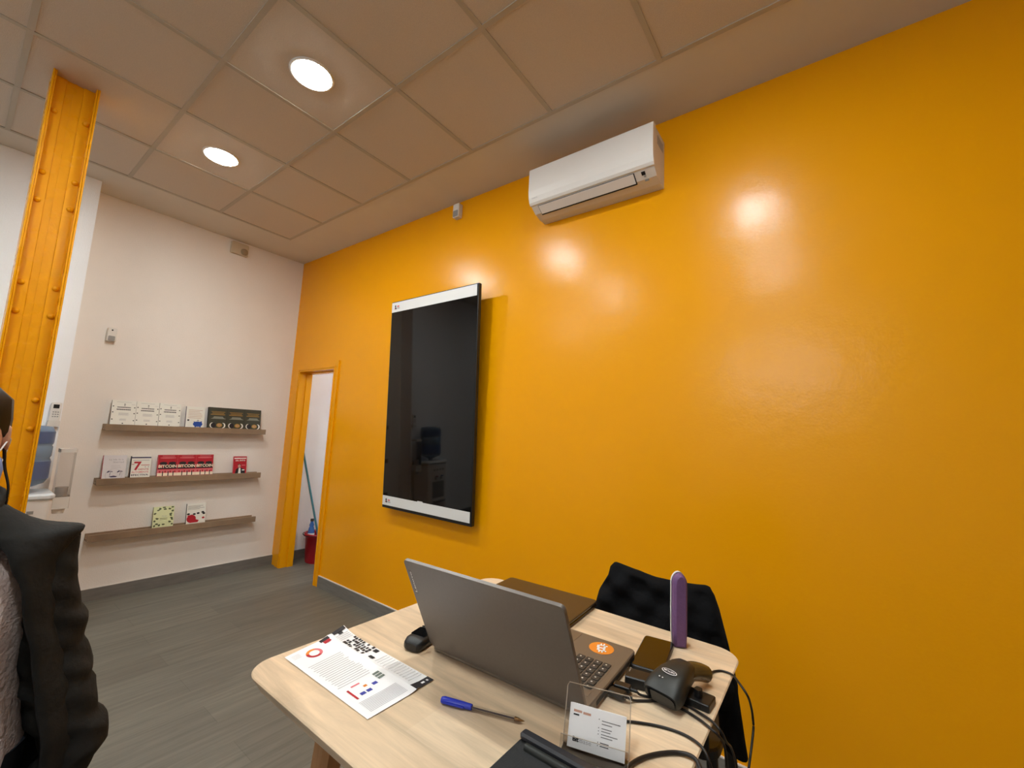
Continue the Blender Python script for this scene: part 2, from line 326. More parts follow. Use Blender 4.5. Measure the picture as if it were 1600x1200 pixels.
# ------------------------------------------------------------------ ceiling downlights
def downlight(x, y, label, z=H-0.001, r=0.094, m=None):
    t = tag(empty('ceiling_light', (x, y, z)), label, 'ceiling light', 'round ceiling downlights')
    MB().lathe([(r+0.014, 0), (r+0.012, -0.004), (r+0.002, -0.007), (r, -0.004), (r, 0.0)], M_WPL, T(x, y, z), 48).build('trim_ring', t)
    MB().lathe([(r, -0.003), (r*0.97, -0.008), (r*0.7, -0.011), (0.001, -0.012)], m or M_LAMP, T(x, y, z), 48).build('diffuser', t)
downlight(1.419, -1.309, 'round glowing ceiling downlight, the farther one, near the cream wall')
downlight(2.619, -1.309, 'round glowing ceiling downlight, the nearer and larger-looking one')
for x, y, wh in ((4.30, -1.309, 'above the high table, out of the frame'), (1.419, -3.709, 'deep in the room near the white wall'), (2.619, -2.509, 'in the second row, left of the viewer'), (4.30, -2.509, 'just behind the viewer')):
    downlight(x, y, 'round ceiling downlight '+wh)
tc_ = tag(empty('closet_light', (0.8, 0.85, 2.749)), 'cool white round light on the closet ceiling', 'ceiling light')
MB().lathe([(0.16, 0), (0.16, -0.02), (0.14, -0.03)], M_WPL, T(0.8, 0.85, 2.749), 32).build('housing', tc_)
MB().lathe([(0.139, -0.0301), (0.001, -0.0305)], M_LAMPC, T(0.8, 0.85, 2.749), 32).build('diffuser', tc_)

# ------------------------------------------------------------------ riveted column
ct = tag(empty('steel_column', (1.42, -2.018, 0)), 'yellow painted riveted steel column from floor to ceiling', 'column')
ya, yb = -2.109, -1.927
c = MB()
c.box((1.425, ya+0.008, 0), (1.437, yb-0.008, H-0.001), M_COLY)                   # web plate
c.box((1.34, ya, 0), (1.50, ya+0.008, H-0.001), M_COLY); c.box((1.34, yb-0.008, 0), (1.50, yb, H-0.001), M_COLY)      # flanges
c.build('web_and_flanges', ct, bevel=0.002)
for s, y in ((1, ya+0.008), (-1, yb-0.008)):
    a = MB(); w1 = y+s*0.05
    a.box((1.437, min(y, w1), 0), (1.445, max(y, w1), H-0.001), M_COLY); a.box((1.445, min(y, y+s*0.008), 0), (1.495, max(y, y+s*0.008), H-0.001), M_COLY)
    a.build('angle_iron', ct, bevel=0.002)
    for z in (3.055, 2.705, 2.552, 2.107, 1.957, 1.515, 1.369, 0.92, 0.77, 0.32, 0.17):
        MB().lathe([(0.0145, 0), (0.0135, 0.006), (0.009, 0.011), (0.0005, 0.013)], M_COLY, T(1.4452, y+s*0.022, z, ry=PI/2), 14).build('rivet', ct)
b_ = MB().box((1.437, -2.022, 0), (1.4395, -2.012, H-0.001), M_COLY); b_.build('seam', ct)

# ------------------------------------------------------------------ book ledges
def ledge(z0, label):
    t = tag(empty('book_ledge', (0, -0.85, z0)), label, 'shelf', 'wooden picture ledges on the cream wall')
    MB().box((0.001, -1.45, z0+0.002), (0.088, -0.245, z0+0.018), M_SHELF).build('shelf_board', t, bevel=0.001)
    MB().box((0.088, -1.45, z0), (0.104, -0.245, z0+0.05), M_SHELF).build('front_lip', t, bevel=0.0015)
    MB().box((0.001, -1.45, z0+0.018), (0.012, -0.245, z0+0.05), M_SHELF).build('back_lip', t, bevel=0.001)
Z1, Z2, Z3 = 1.336, 0.906, 0.476
ledge(Z1, 'grey-brown wooden ledge, the top one, holding the white and dark books')
ledge(Z2, 'grey-brown wooden ledge, the middle one, holding the red books')
ledge(Z3, 'grey-brown wooden ledge, the lowest one, holding only two books')

C_W = mat('cover_white', (234, 232, 222), 0.4); C_DG = mat('cover_dark_green', (62, 62, 50), 0.5); C_R = mat('cover_red', (178, 34, 50), 0.35)
C_LG = mat('cover_pale_green', (222, 226, 178), 0.45); C_GR = mat('leaf_print', (84, 92, 62), 0.5); C_PG = mat('page_edges', (232, 224, 206), 0.8)
C_PK = mat('pink_print', (214, 110, 116), 0.5); C_GOLD = mat('gold_print', (170, 132, 60), 0.5); C_SIL = mat('silver_print', (130, 134, 122), 0.5)
C_BW = mat('cream_print', (244, 226, 200), 0.5); C_NAVY = mat('navy_print', (46, 44, 84), 0.4); C_GLW = mat('cover_gloss_white', (226, 222, 224), 0.12); C_TAN = mat('tan_print', (196, 150, 130), 0.5)
C_BLU = mat('piggy_blue', (40, 78, 160), 0.4)
def book_spec(kind, A):
    if kind == 'revolucion':
        A.lines(0.18, 0.93, 0.82, 0.96, 1, M_TXT)
        A.ell(0.52, 0.85, 0.035, 0.018, M_INK); A.ell(0.52, 0.79, 0.03, 0.014, M_INK)
        A.rect(0.22, 0.695, 0.78, 0.735, M_INK); A.rect(0.20, 0.60, 0.78, 0.645, M_INK); A.rect(0.8, 0.84, 0.95, 0.85, M_TXT)
        for i in range(14): A.rect(0.235+i*0.04, 0.69, 0.243+i*0.04, 0.74, C_W, 2); A.rect(0.215+i*0.04, 0.595, 0.223+i*0.04, 0.65, C_W, 2)
        A.lines(0.30, 0.38, 0.74, 0.50, 5, M_TXT, ragged=0.2); A.lines(0.36, 0.16, 0.64, 0.25, 3, M_TXT)
        for u, v in ((0.06, 0.75), (0.06, 0.5), (0.06, 0.2), (0.94, 0.72), (0.94, 0.47), (0.94, 0.17), (0.5, 0.04)): A.ell(u, v, 0.03, 0.022, M_INK)
    elif kind == 'piggy':
        A.lines(0.12, 0.44, 0.9, 0.90, 6, C_TAN, th=0.22, ragged=0.25); A.ell(0.14, 0.33, 0.06, 0.04, M_INK)
        A.ell(0.66, 0.15, 0.26, 0.13, C_BLU); A.poly([(0.42, 0.28), (0.52, 0.26), (0.48, 0.18)], C_BLU); A.poly([(0.78, 0.28), (0.88, 0.30), (0.88, 0.18)], C_BLU); A.ell(0.66, 0.33, 0.06, 0.035, M_TXT)
        A.rect(0.5, 0.0, 0.58, 0.08, C_BLU); A.rect(0.76, 0.0, 0.84, 0.08, C_BLU)
    elif kind == 'darkgreen':
        A.rect(0.15, 0.78, 0.9, 0.80, C_GOLD); A.rect(0.2, 0.71, 0.85, 0.735, C_GOLD); A.rect(0.12, 0.64, 0.9, 0.67, C_GOLD)
        A.poly([(0.3, 0.56), (0.78, 0.56), (0.84, 0.49), (0.98, 0.44), (0.12, 0.44), (0.26, 0.49)], C_SIL)
        A.ell(0.24, 0.12, 0.14, 0.13, C_W); A.ell(0.29, 0.12, 0.13, 0.125, M_INK, 2); A.ell(0.82, 0.12, 0.14, 0.13, C_W); A.ell(0.74, 0.12, 0.14, 0.125, C_DG, 2)
        A.ell(0.62, 0.13, 0.16, 0.10, C_GOLD, 3); A.ell(0.62, 0.13, 0.09, 0.055, C_TAN, 4); A.ell(0.62, 0.13, 0.05, 0.03, C_GOLD, 5)
    elif kind == 'island':
        A.text('La isla', 0.24, 0.78, 0.58, 0.85, M_TXT, bold=0.01); A.text('de la', 0.62, 0.78, 0.86, 0.85, M_TXT); A.text('libertad', 0.42, 0.66, 0.88, 0.74, M_TXT)
        A.lines(0.36, 0.44, 0.8, 0.60, 3, M_TXT, th=0.15)
        for u in (0.33, 0.76):
            A.poly([(u-0.01, 0.1), (u+0.01, 0.1), (u+0.03, 0.27), (u+0.015, 0.27)], C_NAVY)
            for k in range(5):
                t = math.radians(20+k*35); A.poly([(u, 0.28), (u+0.12*math.cos(t), 0.27+0.07*math.sin(t)), (u+0.13*math.cos(t+0.3), 0.22+0.06*math.sin(t+0.3))], C_NAVY, 2)
        A.poly([(0.3, 0.07), (0.5, 0.10), (0.66, 0.07), (0.6, 0.03), (0.38, 0.03)], C_NAVY); A.ring(0.5, 0.12, 0.36, 0.35, M_TXT)
    elif kind == 'seven':
        A.rect(0.0, 0.90, 1.0, 0.96, C_NAVY); A.rect(0.08, 0.79, 0.92, 0.815, M_TXT); A.rect(0.02, 0.60, 0.16, 0.62, C_R)
        A.text('7', 0.14, 0.32, 0.52, 0.74, C_R, bold=0.03); A.rect(0.5, 0.555, 0.94, 0.58, C_R); A.rect(0.7, 0.46, 0.76, 0.5, M_TXT); A.rect(0.86, 0.46, 0.92, 0.5, M_TXT)
        A.text('GENTE', 0.36, 0.33, 0.92, 0.41, C_R, bold=0.01); A.text('ALTAMENTE', 0.05, 0.20, 0.92, 0.28, C_PK, bold=0.01); A.text('EFECTIVA', 0.05, 0.06, 0.92, 0.145, C_NAVY, bold=0.02)
    elif kind == 'bitcoin':
        A.rect(0.2, 0.93, 0.84, 0.96, C_PK); A.ell(0.5, 0.86, 0.42, 0.035, C_PK); A.ell(0.28, 0.60, 0.2, 0.07, M_INK); A.ell(0.74, 0.60, 0.2, 0.07, M_INK)
        A.rect(0.02, 0.33, 0.98, 0.40, M_INK, 2); A.rect(0.3, 0.40, 0.98, 0.54, M_INK, 1)
        A.text('BITCOIN', 0.04, 0.385, 0.98, 0.53, C_BW, 3, bold=0.03)
        A.rect(0.0, 0.0, 1.0, 0.30, C_PK, 1); A.rect(0.0, 0.0, 1.0, 0.14, C_BW, 2)
        for u in (0.08, 0.36, 0.62, 0.86): A.ell(u+0.04, 0.2, 0.05, 0.05, C_R, 3, 10); A.rect(u+0.17, 0.0, u+0.22, 0.22, M_INK, 3) if u < 0.8 else None
    elif kind == 'exito':
        A.rect(0.05, 0.86, 0.95, 0.92, C_W); A.text('DEL ÉXITO', 0.15, 0.72, 0.88, 0.82, C_W, bold=0.03)
        A.ell(0.45, 0.43, 0.1, 0.1, C_TAN, 2); A.ell(0.45, 0.5, 0.11, 0.06, M_INK, 1); A.poly([(0.15, 0.0), (0.22, 0.25), (0.4, 0.34), (0.55, 0.34), (0.9, 0.2), (0.9, 0.0)], M_INK, 1); A.poly([(0.38, 0.0), (0.42, 0.32), (0.55, 0.32), (0.58, 0.0)], C_W, 2)
        A.rect(0.62, 0.45, 0.9, 0.5, C_PK); A.rect(0.66, 0.16, 0.86, 0.22, C_W, 3)
    elif kind == 'leaves':
        A.rect(0.3, 0.26, 0.76, 0.82, C_LG, 2); A.text('Manual', 0.42, 0.5, 0.64, 0.55, M_TXT, 3); A.lines(0.34, 0.34, 0.72, 0.46, 2, C_GR, 3, th=0.3)
        rr = random.Random(3)
        for u, v in ((0.1, 0.66), (0.24, 0.84), (0.3, 0.9), (0.55, 0.86), (0.78, 0.88), (0.92, 0.76), (0.86, 0.55), (0.84, 0.62), (0.88, 0.4), (0.94, 0.34), (0.82, 0.22), (0.2, 0.42), (0.07, 0.3), (0.2, 0.14), (0.34, 0.08), (0.12, 0.06), (0.52, 0.12), (0.95, 0.1), (0.9, 0.96), (0.5, 0.97)):
            for k in range(3):
                t = rr.random()*6.3; A.ell(min(max(u+0.03*math.cos(t), 0.07), 0.93), min(max(v+0.02*math.sin(t), 0.045), 0.955), 0.05, 0.034, C_GR, 3+k*0.3, 7)
    elif kind == 'puzzle':
        A.lines(0.06, 0.70, 0.92, 0.92, 4, M_INK, th=0.22, ragged=0.3)
        A.ell(0.26, 0.22, 0.24, 0.2, C_R, 1); A.poly([(0.05, 0.4), (0.3, 0.44), (0.45, 0.2), (0.66, 0.12), (0.6, 0.02), (0.2, 0.02)], C_R, 1.4)
        for u, v in ((0.1, 0.47), (0.4, 0.45), (0.6, 0.48), (0.84, 0.52), (0.9, 0.45)): A.ell(u, v, 0.08, 0.05, M_INK, 2, 9)
        A.ell(0.88, 0.23, 0.07, 0.05, C_R, 2); A.ell(0.6, 0.32, 0.12, 0.09, C_W, 2)
def book(kind, name, w_, h_, t_, cover, spine, back=None):
    """cover faces +X, spine on the -Y side; origin at the middle of the foot"""
    o = empty(name, (0, 0, 0))
    MB().box((-t_/2+0.0012, -w_/2+0.001, 0.002), (t_/2-0.0012, w_/2-0.002, h_-0.002), C_PG).build('pages', o)
    MB().box((t_/2-0.001, -w_/2, 0), (t_/2, w_/2, h_), cover).build('front_cover', o)
    MB().box((-t_/2, -w_/2, 0), (-t_/2+0.001, w_/2, h_), cover).build('back_cover', o)
    MB().box((-t_/2, -w_/2-0.001, 0), (t_/2, -w_/2+0.0005, h_), spine).build('spine', o)
    a = MB(); A = Art(a, Matrix(((0, 0, 1, t_/2), (1, 0, 0, -w_/2), (0, 1, 0, 0.13*h_), (0, 0, 0, 1))), w_, h_*0.865); book_spec(kind, A); a.build('cover_print', o, fix=False)
    return o
def dup(r):
    c = r.copy(); COL.objects.link(c)
    for ch in r.children: k = ch.copy(); COL.objects.link(k); k.parent = c
    return c
def put(o, y, zsh, lean=-8, label='', group=None, dx=0.0, cat='book'):
    o.location = (0.056+dx, y, zsh+0.0215); o.rotation_euler = (0, math.radians(lean), 0); tag(o, label, cat, group); return o
order = ('leftmost', 'middle', 'rightmost')
b0 = book('revolucion', 'book', 0.152, 0.226, 0.016, C_W, mat('spine_grey', (150, 146, 138), 0.5))
for i, y in enumerate((-1.343, -1.189, -1.034)):
    put(b0 if i == 0 else dup(b0), y, Z1, label='white book with two dark title bars on the top ledge, %s of three' % order[i], group='identical white books on the top ledge')
put(book('piggy', 'book', 0.142, 0.215, 0.014, C_W, C_NAVY), -0.845, Z1, label='white book with a blue piggy bank on its cover, top ledge')
b0 = book('darkgreen', 'book', 0.152, 0.222, 0.02, C_DG, M_INK)
for i, y in enumerate((-0.668, -0.514, -0.36)):
    put(b0 if i == 0 else dup(b0), y, Z1, label='dark green book with round coin pictures on the top ledge, %s of three' % order[i], group='identical dark green books on the top ledge')
put(book('island', 'book', 0.142, 0.208, 0.022, C_GLW, C_R), -1.347, Z2, label='glossy white book with palm trees and a red spine, middle ledge')
put(book('seven', 'book', 0.127, 0.20, 0.03, C_W, M_INK), -1.183, Z2, label='white book with a big red 7 on its cover, middle ledge', dx=0.004)
b0 = book('bitcoin', 'book', 0.137, 0.208, 0.02, C_R, C_PK)
for i, y in enumerate((-1.0, -0.862, -0.724)):
    put(b0 if i == 0 else dup(b0), y, Z2, label='red book titled BITCOIN on the middle ledge, %s of three' % order[i], group='identical red books on the middle ledge')
put(book('exito', 'book', 0.117, 0.188, 0.012, C_R, C_PK), -0.424, Z2, label='small red book standing alone at the right end of the middle ledge')
put(book('leaves', 'book', 0.146, 0.193, 0.01, C_LG, C_GR), -0.977, Z3, label='pale green book with a leaf pattern on the lowest ledge')
put(book('puzzle', 'book', 0.148, 0.198, 0.014, C_W, M_INK), -0.738, Z3, label='white and red book on the lowest ledge, right of the leafy one')

# ------------------------------------------------------------------ sensors on the walls
t = tag(empty('motion_sensor', (0.0, -1.487, 2.11)), 'small white motion sensor on the cream wall above the ledges', 'sensor')
MB().rbox((0.0, -1.515, 2.055), (0.035, -1.457, 2.168), 0.01, M_WPL2, axis=0, ch=0.004).build('housing', t)
MB().rbox((0.035, -1.507, 2.06), (0.037, -1.465, 2.10), 0.008, M_GREYP, axis=0).build('lens', t); MB().lathe([(0.007, 0), (0.004, 0.003), (0.0005, 0.004)], M_DARK, T(0.034, -1.487, 2.148, ry=PI/2), 12).build('indicator', t)
t = tag(empty('alarm_box', (0.0, -0.655, 3.17)), 'cream square box high on the cream wall under the ceiling', 'alarm box')
MB().rbox((0.0, -0.735, 3.115), (0.03, -0.58, 3.235), 0.012, mat('aged_plastic', (200, 186, 162), 0.6), axis=0, ch=0.004).build('housing', t)
MB().lathe([(0.034, 0), (0.032, 0.006), (0.024, 0.014), (0.0005, 0.018)], mat('aged_plastic_dark', (158, 140, 112), 0.6), T(0.03, -0.615, 3.155, ry=PI/2), 24).build('dome', t)
t = tag(empty('motion_sensor', (2.43, 0, 3.17)), 'small white motion sensor on the yellow wall just below the ceiling', 'sensor')
MB().rbox((2.397, -0.045, 3.115), (2.462, 0.0, 3.228), 0.010, M_WPL2, axis=1, ch=0.004).build('housing', t)
MB().rbox((2.404, -0.047, 3.12), (2.455, -0.045, 3.17), 0.008, M_GREYP, axis=1).build('lens', t)

# ------------------------------------------------------------------ wall screen
t = tag(empty('wall_screen', (2.33, 0, 1.67)), 'large black upright screen with white strips mounted on the yellow wall', 'television')
tilt = math.atan2(0.066, 1.645); hh = 1.648
TM = Matrix.Translation((2.33, -0.072, 0.842)) @ Matrix.Rotation(tilt, 4, 'X') @ Matrix.Rotation(0, 4, 'Z')
wv = 0.9475/2
MB().box((-wv, 0.0, 0), (wv, 0.030, hh), M_BLACK, TM).build('panel_body', t, bevel=0.003)
hb = [(-wv+0.004, 0.030, 0.01), (wv-0.003, 0.030, 0.01), (wv-0.003, 0.030, hh-0.01), (-wv+0.004, 0.030, hh-0.01)]
hb2 = [(-wv+0.06, 0.056, 0.09), (wv-0.03, 0.056, 0.06), (wv-0.03, 0.056, hh-0.06), (-wv+0.06, 0.056, hh-0.09)]
MB().loft([hb, hb2], M_RUBBER, TM, smooth=False).build('back_cover', t)
MB().box((-wv+0.008, -0.0015, 0.028), (wv-0.008, 0.0, hh-0.008), M_SCREEN, TM).build('screen', t)
for bx_ in (-0.2, 0.16): MB().box((bx_, 0.056, 0.5), (bx_+0.04, 0.075, 1.1), M_BLACK, TM).build('wall_bracket', t)
st = MB().box((-wv+0.006, -0.0025, hh-0.088), (wv-0.014, -0.0015, hh-0.008), M_STRIP, TM).build('top_strip', t)
A_ = MB(); A = Art(A_, TM @ T(-wv+0.006, -0.0026, hh-0.088, rx=PI/2), 0.92, 0.08)
def logo(A, u, v, k=1):
    A.ell(u+0.018, v+0.31, 0.009, 0.13, M_INK); A.ell(u+0.012, v+0.08, 0.006, 0.08, C_R); A.ell(u+0.026, v+0.08, 0.008, 0.10, M_INK, 2); A.rect(u+0.014, v+0.08, u+0.022, v+0.28, M_INK, 2)
    A.rect(u+0.04, v+0.02, u+0.075, v+0.16, M_TXT); A.rect(u+0.04, v+0.2, u+0.07, v+0.36, C_PK)
logo(A, 0.03, 0.28); A_.build('logo', st, fix=False)
s2 = MB().box((-wv+0.006, -0.0025, 0.022), (wv-0.014, -0.0015, 0.094), M_STRIP, TM).box((-0.06, -0.0025, 0.094), (-0.005, -0.0015, 0.1), M_STRIP, TM).build('bottom_strip', t)
A_ = MB(); A = Art(A_, TM @ T(-wv+0.006, -0.0026, 0.022, rx=PI/2), 0.92, 0.072); logo(A, 0.03, 0.28); A_.build('logo', s2, fix=False)

# ------------------------------------------------------------------ air conditioner
t = tag(empty('air_conditioner', (3.625, 0, 2.85)), 'white split air conditioner mounted high on the yellow wall', 'air conditioner')
ax0, ax1 = 3.235, 4.02
def yz(prof, x0, x1, m, mb, smooth=False):
    mb.loft([[(x0, y, z) for y, z in prof], [(x1, y, z) for y, z in prof]], m, smooth=smooth); return mb
body = [(0, 2.852), (0, 3.128), (-0.165, 3.128), (-0.172, 2.93), (-0.165, 2.895), (-0.12, 2.866), (-0.06, 2.853)]
ac = yz(body, ax0+0.004, ax1-0.004, M_WPL2, MB()).build('casing', t, bevel=0.003)
fp = [(-0.165, 3.13)] + [(-0.196, 3.13), (-0.201, 3.122), (-0.202, 2.98), (-0.198, 2.94), (-0.188, 2.91), (-0.176, 2.897), (-0.165, 2.897)]
yz(fp, ax0, ax1, M_WPL, MB()).build('front_panel', t, bevel=0.0015)
lm = MB(); v0 = Vector((0, -0.165, 2.8935)); v1 = Vector((0, -0.11, 2.8585)); nrm = Vector((0, -0.035, -0.055)).normalized()
def quad(mb, x0, x1, s0, s1, off, m):
    p = [v0+(v1-v0)*s0+nrm*off, v0+(v1-v0)*s1+nrm*off]; q = [v+nrm*-0.003 for v in p]
    vs = [(x, v.y, v.z) for x in (x0, x1) for v in (p[0], p[1], q[1], q[0])]
    mb.add(vs, [(0,1,2,3),(4,5,6,7)[::-1],(0,1,5,4),(1,2,6,5),(2,3,7,6),(3,0,4,7)], m)
quad(lm, 3.285, 3.905, 0.02, 1.04, 0.001, M_DARK); sl = lm.build('outlet_slot', t)
lm = MB(); quad(lm, 3.289, 3.900, 0.05, 0.90, 0.004, M_WPL); lm.build('louver', t)
lm = MB(); quad(lm, 3.942, 3.962, 0.12, 0.42, 0.002, M_DARK); lm.build('display', t)
lm = MB(); quad(lm, 3.952, 3.962, 0.52, 0.6, 0.002, M_GREYP); quad(lm, 3.95, 3.972, 0.82, 0.98, 0.002, M_GREYP); lm.build('indicator', t)
A_ = MB(); A = Art(A_, T(3.262, -0.1995, 2.925, rx=PI/2+0.16), 0.04, 0.008); A.text('DAIKIN', 0, 0, 1, 1, M_TXT, 2); A_.build('maker_mark', t, fix=False)
vn = MB()
for i in range(7): vn.box((ax1-0.0045, -0.12+i*0.014, 3.05), (ax1-0.003, -0.113+i*0.014, 3.10), M_GREYP)
vn.build('side_vents', t)

# ------------------------------------------------------------------ remote, cooler, cup dispenser
t = tag(empty('remote_control', (0.236, -1.748, 1.45)), 'white air conditioner remote in a holder on the white wall', 'remote control')
MB().rbox((0.237, -1.776, 1.362), (0.262, -1.724, 1.528), 0.008, M_WPL, axis=0, ch=0.003).build('body', t); MB().box((0.262, -1.765, 1.487), (0.263, -1.735, 1.515), M_DARK).build('display', t)
MB().rbox((0.2355, -1.781, 1.357), (0.268, -1.719, 1.40), 0.006, M_WPL2, axis=0).build('wall_holder', t)
k = MB(); [k.box((0.262, -1.765+j*0.012, 1.425+i*0.016), (0.2635, -1.757+j*0.012, 1.432+i*0.016), M_GREYP) for i in range(3) for j in range(3)]; k.build('buttons', t)
cx, cy = 0.43, -1.885
t = tag(empty('water_cooler', (cx, cy, 0)), 'white water cooler standing by the white wall behind the column', 'water cooler')
MB().rbox((cx-0.165, cy-0.16, 0.03), (cx+0.15, cy+0.16, 0.885), 0.03, M_WPL, axis=2, ch=0.01).build('cabinet', t)
MB().rbox((cx-0.175, cy-0.17, 0.885), (cx+0.16, cy+0.17, 0.925), 0.04, mat('cooler_top', (226, 232, 236), 0.25), axis=2, ch=0.012).build('top_tray', t)
MB().box((cx+0.15, cy-0.1, 0.45), (cx+0.152, cy+0.1, 0.66), M_GREYP).build('tap_recess', t)
for s, m in ((-0.045, C_BLU), (0.045, C_R)):
    MB().box((cx+0.151, cy+s-0.014, 0.69), (cx+0.185, cy+s+0.014, 0.725), M_WPL2).build('tap', t); MB().rbox((cx+0.16, cy+s-0.012, 0.725), (cx+0.19, cy+s+0.012, 0.735), 0.004, m).build('tap_lever', t)
MB().rbox((cx+0.12, cy-0.09, 0.40), (cx+0.2, cy+0.09, 0.42), 0.01, M_GREYP).build('drip_tray', t)
pm = MB(); [pm.box((cx+0.1505, cy-0.1+i*0.05, 0.80), (cx+0.152, cy-0.07+i*0.05, 0.82), M_GREYP) for i in range(4)]; pm.build('printed_labels', t)
for sx in (-1, 1):
    for sy in (-1, 1): MB().lathe([(0.018, 0), (0.018, 0.03)], M_RUBBER, T(cx+sx*0.12, cy+sy*0.12, 0), 10).build('foot', t)
t = tag(empty('water_bottle', (cx, cy, 0.925)), 'large blue water bottle upside down on the cooler', 'water bottle')
MB().lathe([(0.028, 0.0), (0.03, 0.02), (0.06, 0.035), (0.12, 0.06), (0.132, 0.085), (0.134, 0.12), (0.128, 0.13), (0.134, 0.14), (0.134, 0.21), (0.127, 0.225), (0.134, 0.24), (0.134, 0.30), (0.128, 0.31), (0.134, 0.32), (0.134, 0.40), (0.12, 0.435), (0.08, 0.44), (0.001, 0.43)], M_WATER, T(cx, cy, 0.925), 36).build('bottle', t)
MB().lathe([(0.1355, 0.09), (0.1358, 0.095), (0.1358, 0.205), (0.1355, 0.207)], M_WATERD, T(cx, cy, 0.925), 36).build('label', t)
MB().lathe([(0.1355, 0.325), (0.1358, 0.33), (0.1358, 0.40), (0.1355, 0.402)], M_WATERD, T(cx, cy, 0.925), 36).build('blue_band', t)
px_, py_ = 0.40, -1.672
t = tag(empty('cup_dispenser', (px_, py_, 0.78)), 'clear upright cup dispenser on the side of the water cooler', 'cup dispenser')
MB().loft([[(px_-0.045, py_-0.04, z), (px_+0.045, py_-0.04, z), (px_+0.045, py_+0.04, z), (px_-0.045, py_+0.04, z)] for z in (0.88, 1.185)], M_ACR, smooth=False, cap=(False, False)).build('clear_tube', t)
MB().rbox((px_-0.048, py_-0.043, 1.185), (px_+0.048, py_+0.043, 1.21), 0.006, M_WPL2).build('cap', t)
MB().rbox((px_-0.048, py_-0.043, 0.80), (px_+0.048, py_+0.043, 0.88), 0.006, M_WPL2).build('collar', t)
MB().lathe([(0.028, 0.765), (0.034, 0.80)], M_WPL, T(px_, py_, 0), 20).build('cup_mouth', t)
t2 = MB().lathe([(0.030, 0), (0.034, 0.02), (0.031, 0.021), (0.034, 0.04), (0.031, 0.041), (0.034, 0.06), (0.033, 0.061)], M_WPL, T(px_, py_, 0.882), 20).build('paper_cups', loc=(px_, py_, 0.882))
tag(t2, 'short stack of white cups inside the clear dispenser', 'cups')

# ------------------------------------------------------------------ closet things
bx, by = 0.215, 0.375
t = tag(empty('bucket', (bx, by, 0)), 'red plastic bucket on the closet floor', 'bucket')
MB().loft([[(bx+r*1.05*math.cos(2*PI*i/36), by+r*0.95*math.sin(2*PI*i/36), z) for i in range(36)] for r, z in ((0.115, 0.0), (0.12, 0.01), (0.135, 0.27), (0.149, 0.272), (0.149, 0.30), (0.138, 0.302), (0.130, 0.27), (0.113, 0.012), (0.001, 0.012))], M_REDB).build('pail', t)
MB().tube([(bx-0.15, by, 0.285), (bx-0.13, by-0.1, 0.29), (bx, by-0.158, 0.29), (bx+0.13, by-0.1, 0.29), (bx+0.15, by, 0.285)], 0.004, M_DARK).build('handle', t)
MB().tube([(0.155, 0.43, 0.285), (0.19, 0.40, 0.33), (0.23, 0.38, 0.335)], 0.02, M_REDB, n=10).build('wringer', t)
t = tag(empty('cleaning_bottle', (0.163, 0.312, 0.018)), 'blue cleaning product bottle standing in the red bucket', 'bottle')
MB().lathe([(0.033, 0), (0.037, 0.01), (0.037, 0.26), (0.035, 0.30), (0.028, 0.33), (0.022, 0.345), (0.027, 0.36), (0.016, 0.39), (0.014, 0.40)], M_BLUEB, T(0.163, 0.312, 0.018), 24, ell=0.9).build('bottle', t)
MB().lathe([(0.017, 0.40), (0.018, 0.402), (0.017, 0.425), (0.0005, 0.426)], M_INK, T(0.163, 0.312, 0.018), 16).build('cap', t)
MB().lathe([(0.0375, 0.17), (0.038, 0.172), (0.038, 0.275), (0.0375, 0.277)], M_PAPER, T(0.163, 0.312, 0.018), 24, ell=0.9).build('label', t)
t = tag(empty('mop', (0.19, 0.40, 0.02)), 'mop with a thin teal handle leaning in the closet', 'mop')
MB().tube([(0.185, 0.415, 0.15), (0.03, 0.145, 1.36)], 0.011, M_TEAL, samples=1, n=10).build('handle', t)
MB().lathe([(0.02, 0), (0.022, 0.05), (0.013, 0.09)], M_GREYP, T(0.183, 0.411, 0.25, rx=0.2, ry=-0.12), 12).build('socket', t)
MB().lathe([(0.05, 0), (0.06, 0.05), (0.035, 0.12), (0.018, 0.16)], mat('mop_cotton', (180, 172, 160), 0.95), T(0.195, 0.43, 0.02), 16).build('mop_head', t)
t = tag(empty('broom', (0.20, 0.50, 0.0)), 'dark red stick leaning behind the right door jamb in the closet', 'broom')
MB().tube([(0.19, 0.56, 0.06), (0.34, 0.61, 1.35)], 0.011, mat('dark_red_stick', (120, 30, 28), 0.4), samples=1, n=10).build('handle', t)
MB().rbox((0.10, 0.54, 0.03), (0.28, 0.585, 0.08), 0.01, M_REDB).build('brush_head', t); MB().box((0.105, 0.543, 0.0), (0.275, 0.582, 0.03), M_INK).build('bristles', t)
t = tag(empty('wall_socket', (0.0, 0.17, 1.11)), 'white surface mounted switch box with conduit on the closet wall', 'socket')
MB().rbox((0.0, 0.125, 1.06), (0.04, 0.215, 1.155), 0.008, M_WPL2, axis=0, ch=0.003).build('box', t); MB().rbox((0.0, 0.158, BH), (0.012, 0.176, 1.06), 0.004, M_WPL, axis=2).build('conduit', t)

